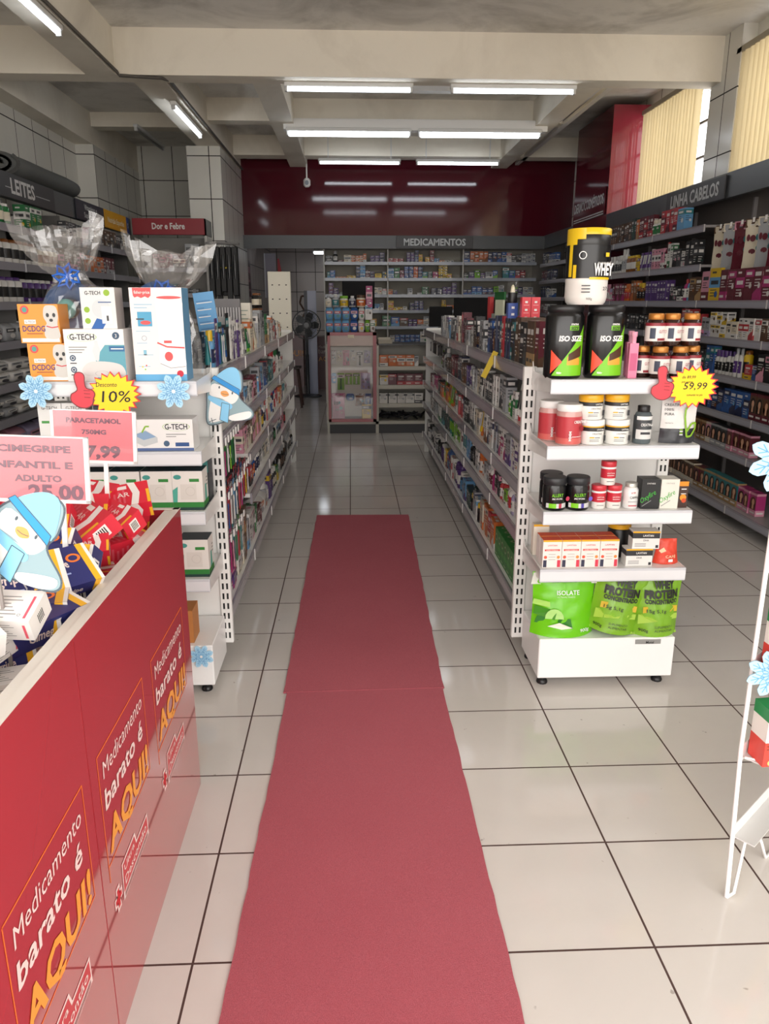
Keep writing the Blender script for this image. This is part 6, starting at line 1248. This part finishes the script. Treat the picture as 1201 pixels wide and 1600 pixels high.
# ---------------------------------------------------------------- left wall shelving
LZ=(2.28,1.98,1.67,1.36,1.03,.76,.45,.15)
for i,(y0,y1) in enumerate(((5.6,6.9),(6.9,8.2),(8.2,9.4),(9.4,10.5))):
    t=thing('wall_shelving',('milk and formula bay of the left wall shelving, nearest','second bay of the left wall shelving under the LEITES sign','third bay of the left wall shelving under the navy sign','last bay of the left wall shelving under the yellow sign')[i],'shelving',T(-3.1,(y0+y1)/2,0)); h=(y1-y0)/2
    MB().box(-.22,-h,.05,-.2,h,2.5,mat('#5d5b59',.6)).build('back_panel',t); MB().box(-.2,h-.02,0,.2,h,2.5,mat('#6f6d6b')).build('divider',t)
    for z in LZ:
        sh=MB().box(-.2,-h,z-.02,.33,h-.02,z,mat('#77767a',.4)).build('shelf',t); MB().box(.33,-h+.004,z-.06,.34,h-.004,z+.004,mat('#8e8c94',.25,0,.4)).box(.332,h-.03,z-.065,.345,h-.015,z+.03,mat('#bdbcc0',.3)).build('price_rail',sh)
PX=lambda s,d: T(-2.78-d,s,0)@RZ(90)
def lfill(key,nm,spec,z,y0=5.7,y1=10.3): fill(key+'|'+nm,'near end',spec,y0,y1,z+.001,PX,parts_until=0)
lfill('Q1','top left wall shelf',['n GWE 2 12x12x17','- 25','c GWY 3 11x10x20','- 60','c DSW 3 10x8x16','n SDW 4 10x10x16','c SDK 3 12x8x16','c nDE 5 11x8x18','c DWr 4 9x8x15'],2.28,6.6)
lfill('Q2','second left wall shelf',['n WOA 6 13x13x18','n WAK 6 13x13x19','n EDA 4 12x12x17','c nPE 6 11x9x19','c OSE 6 10x9x17','c rSW 4 10x9x18'],1.98)
lfill('Q3','third left wall shelf',['n WVK 9 13x13x20','n VWK 5 13x13x19','n SVK 4 13x13x19','c VES 6 11x9x18','c SDr 6 10x9x17'],1.67)
lfill('Q4','fourth left wall shelf',['k YKD 1 28x16x17','k rSW 2 20x14x14','k SDW 2 24x14x14','c WLS 5 12x10x15','k ETW 4 20x12x16','k SWD 3 18x12x15','c SWD 8 9x9x14'],1.36)
lfill('Q5','fifth left wall shelf',['k rPD 2 22x16x12','k WSD 3 26x18x9*2','k EWS 3 24x16x8*2','k SWD 4 22x14x12'],1.03)
lfill('Q6','sixth left wall shelf',['k SWD 3 26x18x8*2','k WES 4 26x18x8*2','k SWE 4 24x14x12'],.76)
lfill('Q7','seventh left wall shelf',['k PvW 3 30x20x20','k vPW 3 30x20x19','k SWD 3 24x14x18'],.45)
# rear left unit under Dor e Febre
t=thing('wall_shelving','rear left shelving facing the entrance under the red Dor e Febre sign','shelving',T(-2.34,10.7,0))
MB().box(-.46,.18,.05,.47,.2,2.5,mat('#8d8a85',.6)).build('back_panel',t); MB().box(.45,-.2,0,.48,.2,2.5,mat('#b9b6b0',.4)).build('side_panel',t)
for z in (2.1,1.78,1.45,1.1,.8): sh=MB().box(-.46,-.2,z-.02,.45,.18,z,mat('#97958f',.4)).build('shelf',t); MB().box(-.46,-.21,z-.05,.45,-.2,z+.004,mat('#8d8b92',.3)).build('price_rail',sh)
PD=lambda s,d: T(s,10.52+d,0)
for n,(z,spec) in enumerate(((2.1,['- 20','c rPW 3 8x7x18','c DEW 2 8x7x16','c SDW 3 9x7x30','- 6','c gWK 3 7x7x14','c VVK 2 5x7x36']),(1.78,['c DTK 2 12x9x10','- 15','c TtS 1 10x8x12','- 8','c DSK 2 9x8x6']),(1.45,['c SDK 4 6x7x25','c LWB 2 8x7x26','c WRD 2 6x7x25']),(1.1,['c SWD 5 8x7x20','c LBW 4 8x7x18']))): fill(f'E{n}|{("top","second","third","fourth")[n]} Dor e Febre shelf','left end',spec,-2.78,-1.9,z+.001,PD,parts_until=-99)
hooks('hooks beside the white tiled column',-1.60,0,(10.35,10.36,10.37),2.35,('KKD',),.30,'KH|x','near end',0,'h') if False else None
b=None
for i in range(10):
    x=-1.80+i%5*.075; y=10.38+(i//5)*.12; z=2.36
    t=thing('black_brush_pack',f'black brush pack beside the tiled column, {ordn(i%5)} from left, {("front","back")[i//5]} row','brush',T(x,y,z),'black packs hanging beside the column')
    MB().rbox(-.036,-.016,-.66+.05*(i%3),.036,.016,0,mat('#0b0b0d',.5),.008).build('pack',t); MB().tube([(0,0,0),(0,.01,.03),(0,.1,.05)],.003,CHROME,None,5).build('hanging_loop',t); MB().lathe([(.012,-.4),(.022,-.3),(.02,-.2),(.01,-.1)],mat('#1c1d20',.25),T(0,-.016,0),8,1,.4).build('brush_handle',t)
    if i==2: MB().box(-.03,-.016,-.27,.10,-.0135,-.25,mat('#b5a021')).build('yellow_band',t)
struct('trim_hook_rail',MB().box(-1.86,10.36,2.39,-1.44,10.38,2.415,mat('#6c6a68')).box(-1.86,10.48,2.39,-1.44,10.50,2.415,mat('#6c6a68')))
# ---------------------------------------------------------------- fan, pillar and the back room
t=thing('pedestal_fan','dark grey pedestal fan standing in the back room doorway','fan',T(-.80,14.0,0))
DG=mat('#34373a',.35)
MB().lathe([(.25,0),(.25,.015),(.2,.03),(.04,.05),(.03,.06)],mat('#4a4c4e',.25),None,28).build('base',t); MB().lathe([(.03,.05),(.03,.75),(.018,.76),(.018,1.15)],DG,None,14).build('pole',t)
MB().lathe([(.06,0),(.085,.03),(.08,.14),(.05,.18)],DG,T(0,.16,1.27)@RX(90),16).build('motor',t)
g=MB()
for r0 in (.07,.13,.19,.245): g.ring(0,1.28,r0-.0025,r0+.0025,DG,fr(.055),0,36)
for i in range(36): a=2*PI*i/36; g.line([(.05*math.cos(a),1.28+.05*math.sin(a)),(.25*math.cos(a+.25),1.28+.25*math.sin(a+.25))],.0028,DG,fr(.053))
pts=[(.25*math.cos(2*PI*i/32),-.0,1.28+.25*math.sin(2*PI*i/32)) for i in range(33)]; g.tube(pts,.009,DG,None,6)
g.build('grille',t); MB().disc(0,1.28,.045,.045,mat('#4a4d50',.3),fr(.058)).build('hub_cap',t)
for i in range(5):
    a=i*72; MB().prism([(.04,-.03),(.12,-.075),(.21,-.06),(.225,.02),(.16,.06),(.05,.03)],.006,mat('#2b2e31',.3),T(0,-.01,1.28)@RX(90)@Matrix.Rotation(R_(a),4,'Z')@RX(18)).build('blade',t)
t=thing('white_board_panel','narrow bluish white panel standing behind the pedestal fan','panel',T(-.73,14.3,0)); MB().box(-.12,0,0,-.06,.08,1.87,mat('#6f7076')).box(-.06,-.02,0,.10,.06,1.87,mat('#b4bbd6',.3)).build('panel',t)
def redbin(x,y,w,label,txt):
    t=thing('promotion_bin',label,'bin',T(x,y,0)); MB().box(-w/2,0,0,w/2,.5,1.02,mat('#5f1420',.3)).build('box',t)
    b=MB(); 
    for tx,zz,hh,m in txt: b.text(tx,-w/2+.06,zz,hh,m,fr(.003),.01,align='l')
    b.build('slogan',t)
redbin(-.50,15.2,.42,'dark red slogan bin in the back room, right of the fan',[('Medic',.80,.05,WT),('barato',.70,.08,WT),('AQUI!',.55,.09,YT)])
redbin(-1.22,15.6,.5,'dark red slogan bin in the back room, left of the fan',[('AQUI!',.62,.12,YT)])
t=thing('stool','brown wooden stool half hidden behind the far end of the left gondola','stool',T(-1.0,12.6,0)); MB().rbox(-.17,-.17,.62,.17,.17,.66,mat('#2a1c18',.5),.01).build('seat',t)
for a,c in ((-1,-1),(1,-1),(-1,1),(1,1)): MB().tube([(a*.12,c*.12,.62),(a*.18,c*.18,0)],.018,mat('#3a2119',.5)).build('leg',t)
b=MB()
t=thing('ribbon_poster','brown awareness ribbon shape with crossed lines on the rear tiled wall','poster',T(-1.02,17.58,1.5)); p=[(-.12,-.25),(.12,.15),(.08,.3),(-.08,.3),(-.12,.15),(.12,-.25)]; MB().line(p,.04,mat('#5b3f2f',.6),fr(.004)).build('ribbon',t)
t=thing('red_banner','narrow red banner hanging in the back room doorway','banner',T(-1.3,14.9,2.0)); MB().prism([(-.06,.45),(-.03,.45),(.05,0),(-.06,0)],.01,mat('#b01f2c',.5),FRONT).build('cloth',t)
t=thing('notice_board','pale framed notice beside the red banner in the back room','board',T(-1.5,15.0,1.75)); MB().box(-.1,0,0,.1,.02,.8,mat('#8d8794',.4)).box(-.12,-.005,0,-.1,.025,.8,mat('#c9ccd2',.3)).build('panel',t)
t=thing('wall_poster','dark maroon poster on the side wall of the passage behind the column','poster',T(-1.74,13.6,1.75)@RZ(90)); MB().box(-.2,-.012,0,.2,0,.6,mat('#4c262c',.5)).build('panel',t); MB().rect(-.14,.1,.14,.14,mat('#8a5a60'),fr(.0125)).rect(-.14,.25,.1,.29,mat('#8a5a60'),fr(.0125)).rect(-.14,.4,.14,.5,mat('#8a5a60'),fr(.0125)).build('print',t)
tubelight(-.72,15.9,-.3,15.9,2.62,'short lit lamp seen through the opening left of the medicine shelves',.03,.1,drop=1.35)
tubelight(-1.55,14.2,-1.35,14.2,2.66,'small lit lamp above the passage beside the column',.02,.06,drop=1.31)
tubelight(-.4,16.4,.7,16.4,3.97,'lit tube of the back room hidden above the opening')
# leave out goods that can be seen neither from the camera nor from a step beside it
def prune():
    bpy.context.view_layer.update(); dg=bpy.context.evaluated_depsgraph_get()
    thr={'cellophane','glass_pane','clear_cap','clear_sleeve'}
    R=cam.matrix_world.to_3x3(); Ri=R.transposed(); kx=600.5/1180*1.12; ky=800/1180*1.06; drop=set(); r2=random.Random(1)
    eyes=[Vector(e) for e in ((0,0,1.671),(.45,.1,1.671),(-.35,.1,1.671),(0,.1,1.9))]
    for L in [v for kk,v in _rec.items() if not kk[0].startswith('LA1c')]:
        for k,o,nm,_n in L:
            me=o.data; n=len(me.vertices); pts=[o.matrix_world@me.vertices[r2.randrange(n)].co for _ in range(14)]; seen=False
            for e in eyes:
                for p in pts:
                    q=Ri@(p-e)
                    if q.z>-.1 or abs(q.x/q.z)>kx or abs(q.y/q.z)>ky: continue
                    d=(p-e); L_=d.length; d=d/L_; st=e.copy(); hop=0
                    while hop<5:
                        hit,loc,_,_,ob,_=sc.ray_cast(dg,st,d,distance=(p-st).length-.002)
                        if hit and ob.name.split('.')[0] in thr: st=loc+d*.002; hop+=1; continue
                        break
                    if not hit or (ob.name==o.name or (ob.parent and ob.parent.name==o.name)): seen=True; break
                if seen: break
            if not seen: drop.add(o.name)
    for o in [bpy.data.objects[n] for n in drop]:
        for c in list(o.children): bpy.data.objects.remove(c)
        bpy.data.objects.remove(o)
    for k in list(_rec):
        _rec[k]=[a for a in _rec[k] if a[3] not in drop]
        if not _rec[k]: del _rec[k]
    return len(drop)
for k_ in _rec: _rec[k_]=[(a,o,n,o.name) for a,o,n in _rec[k_]]
print('pruned',prune())
finish_labels()
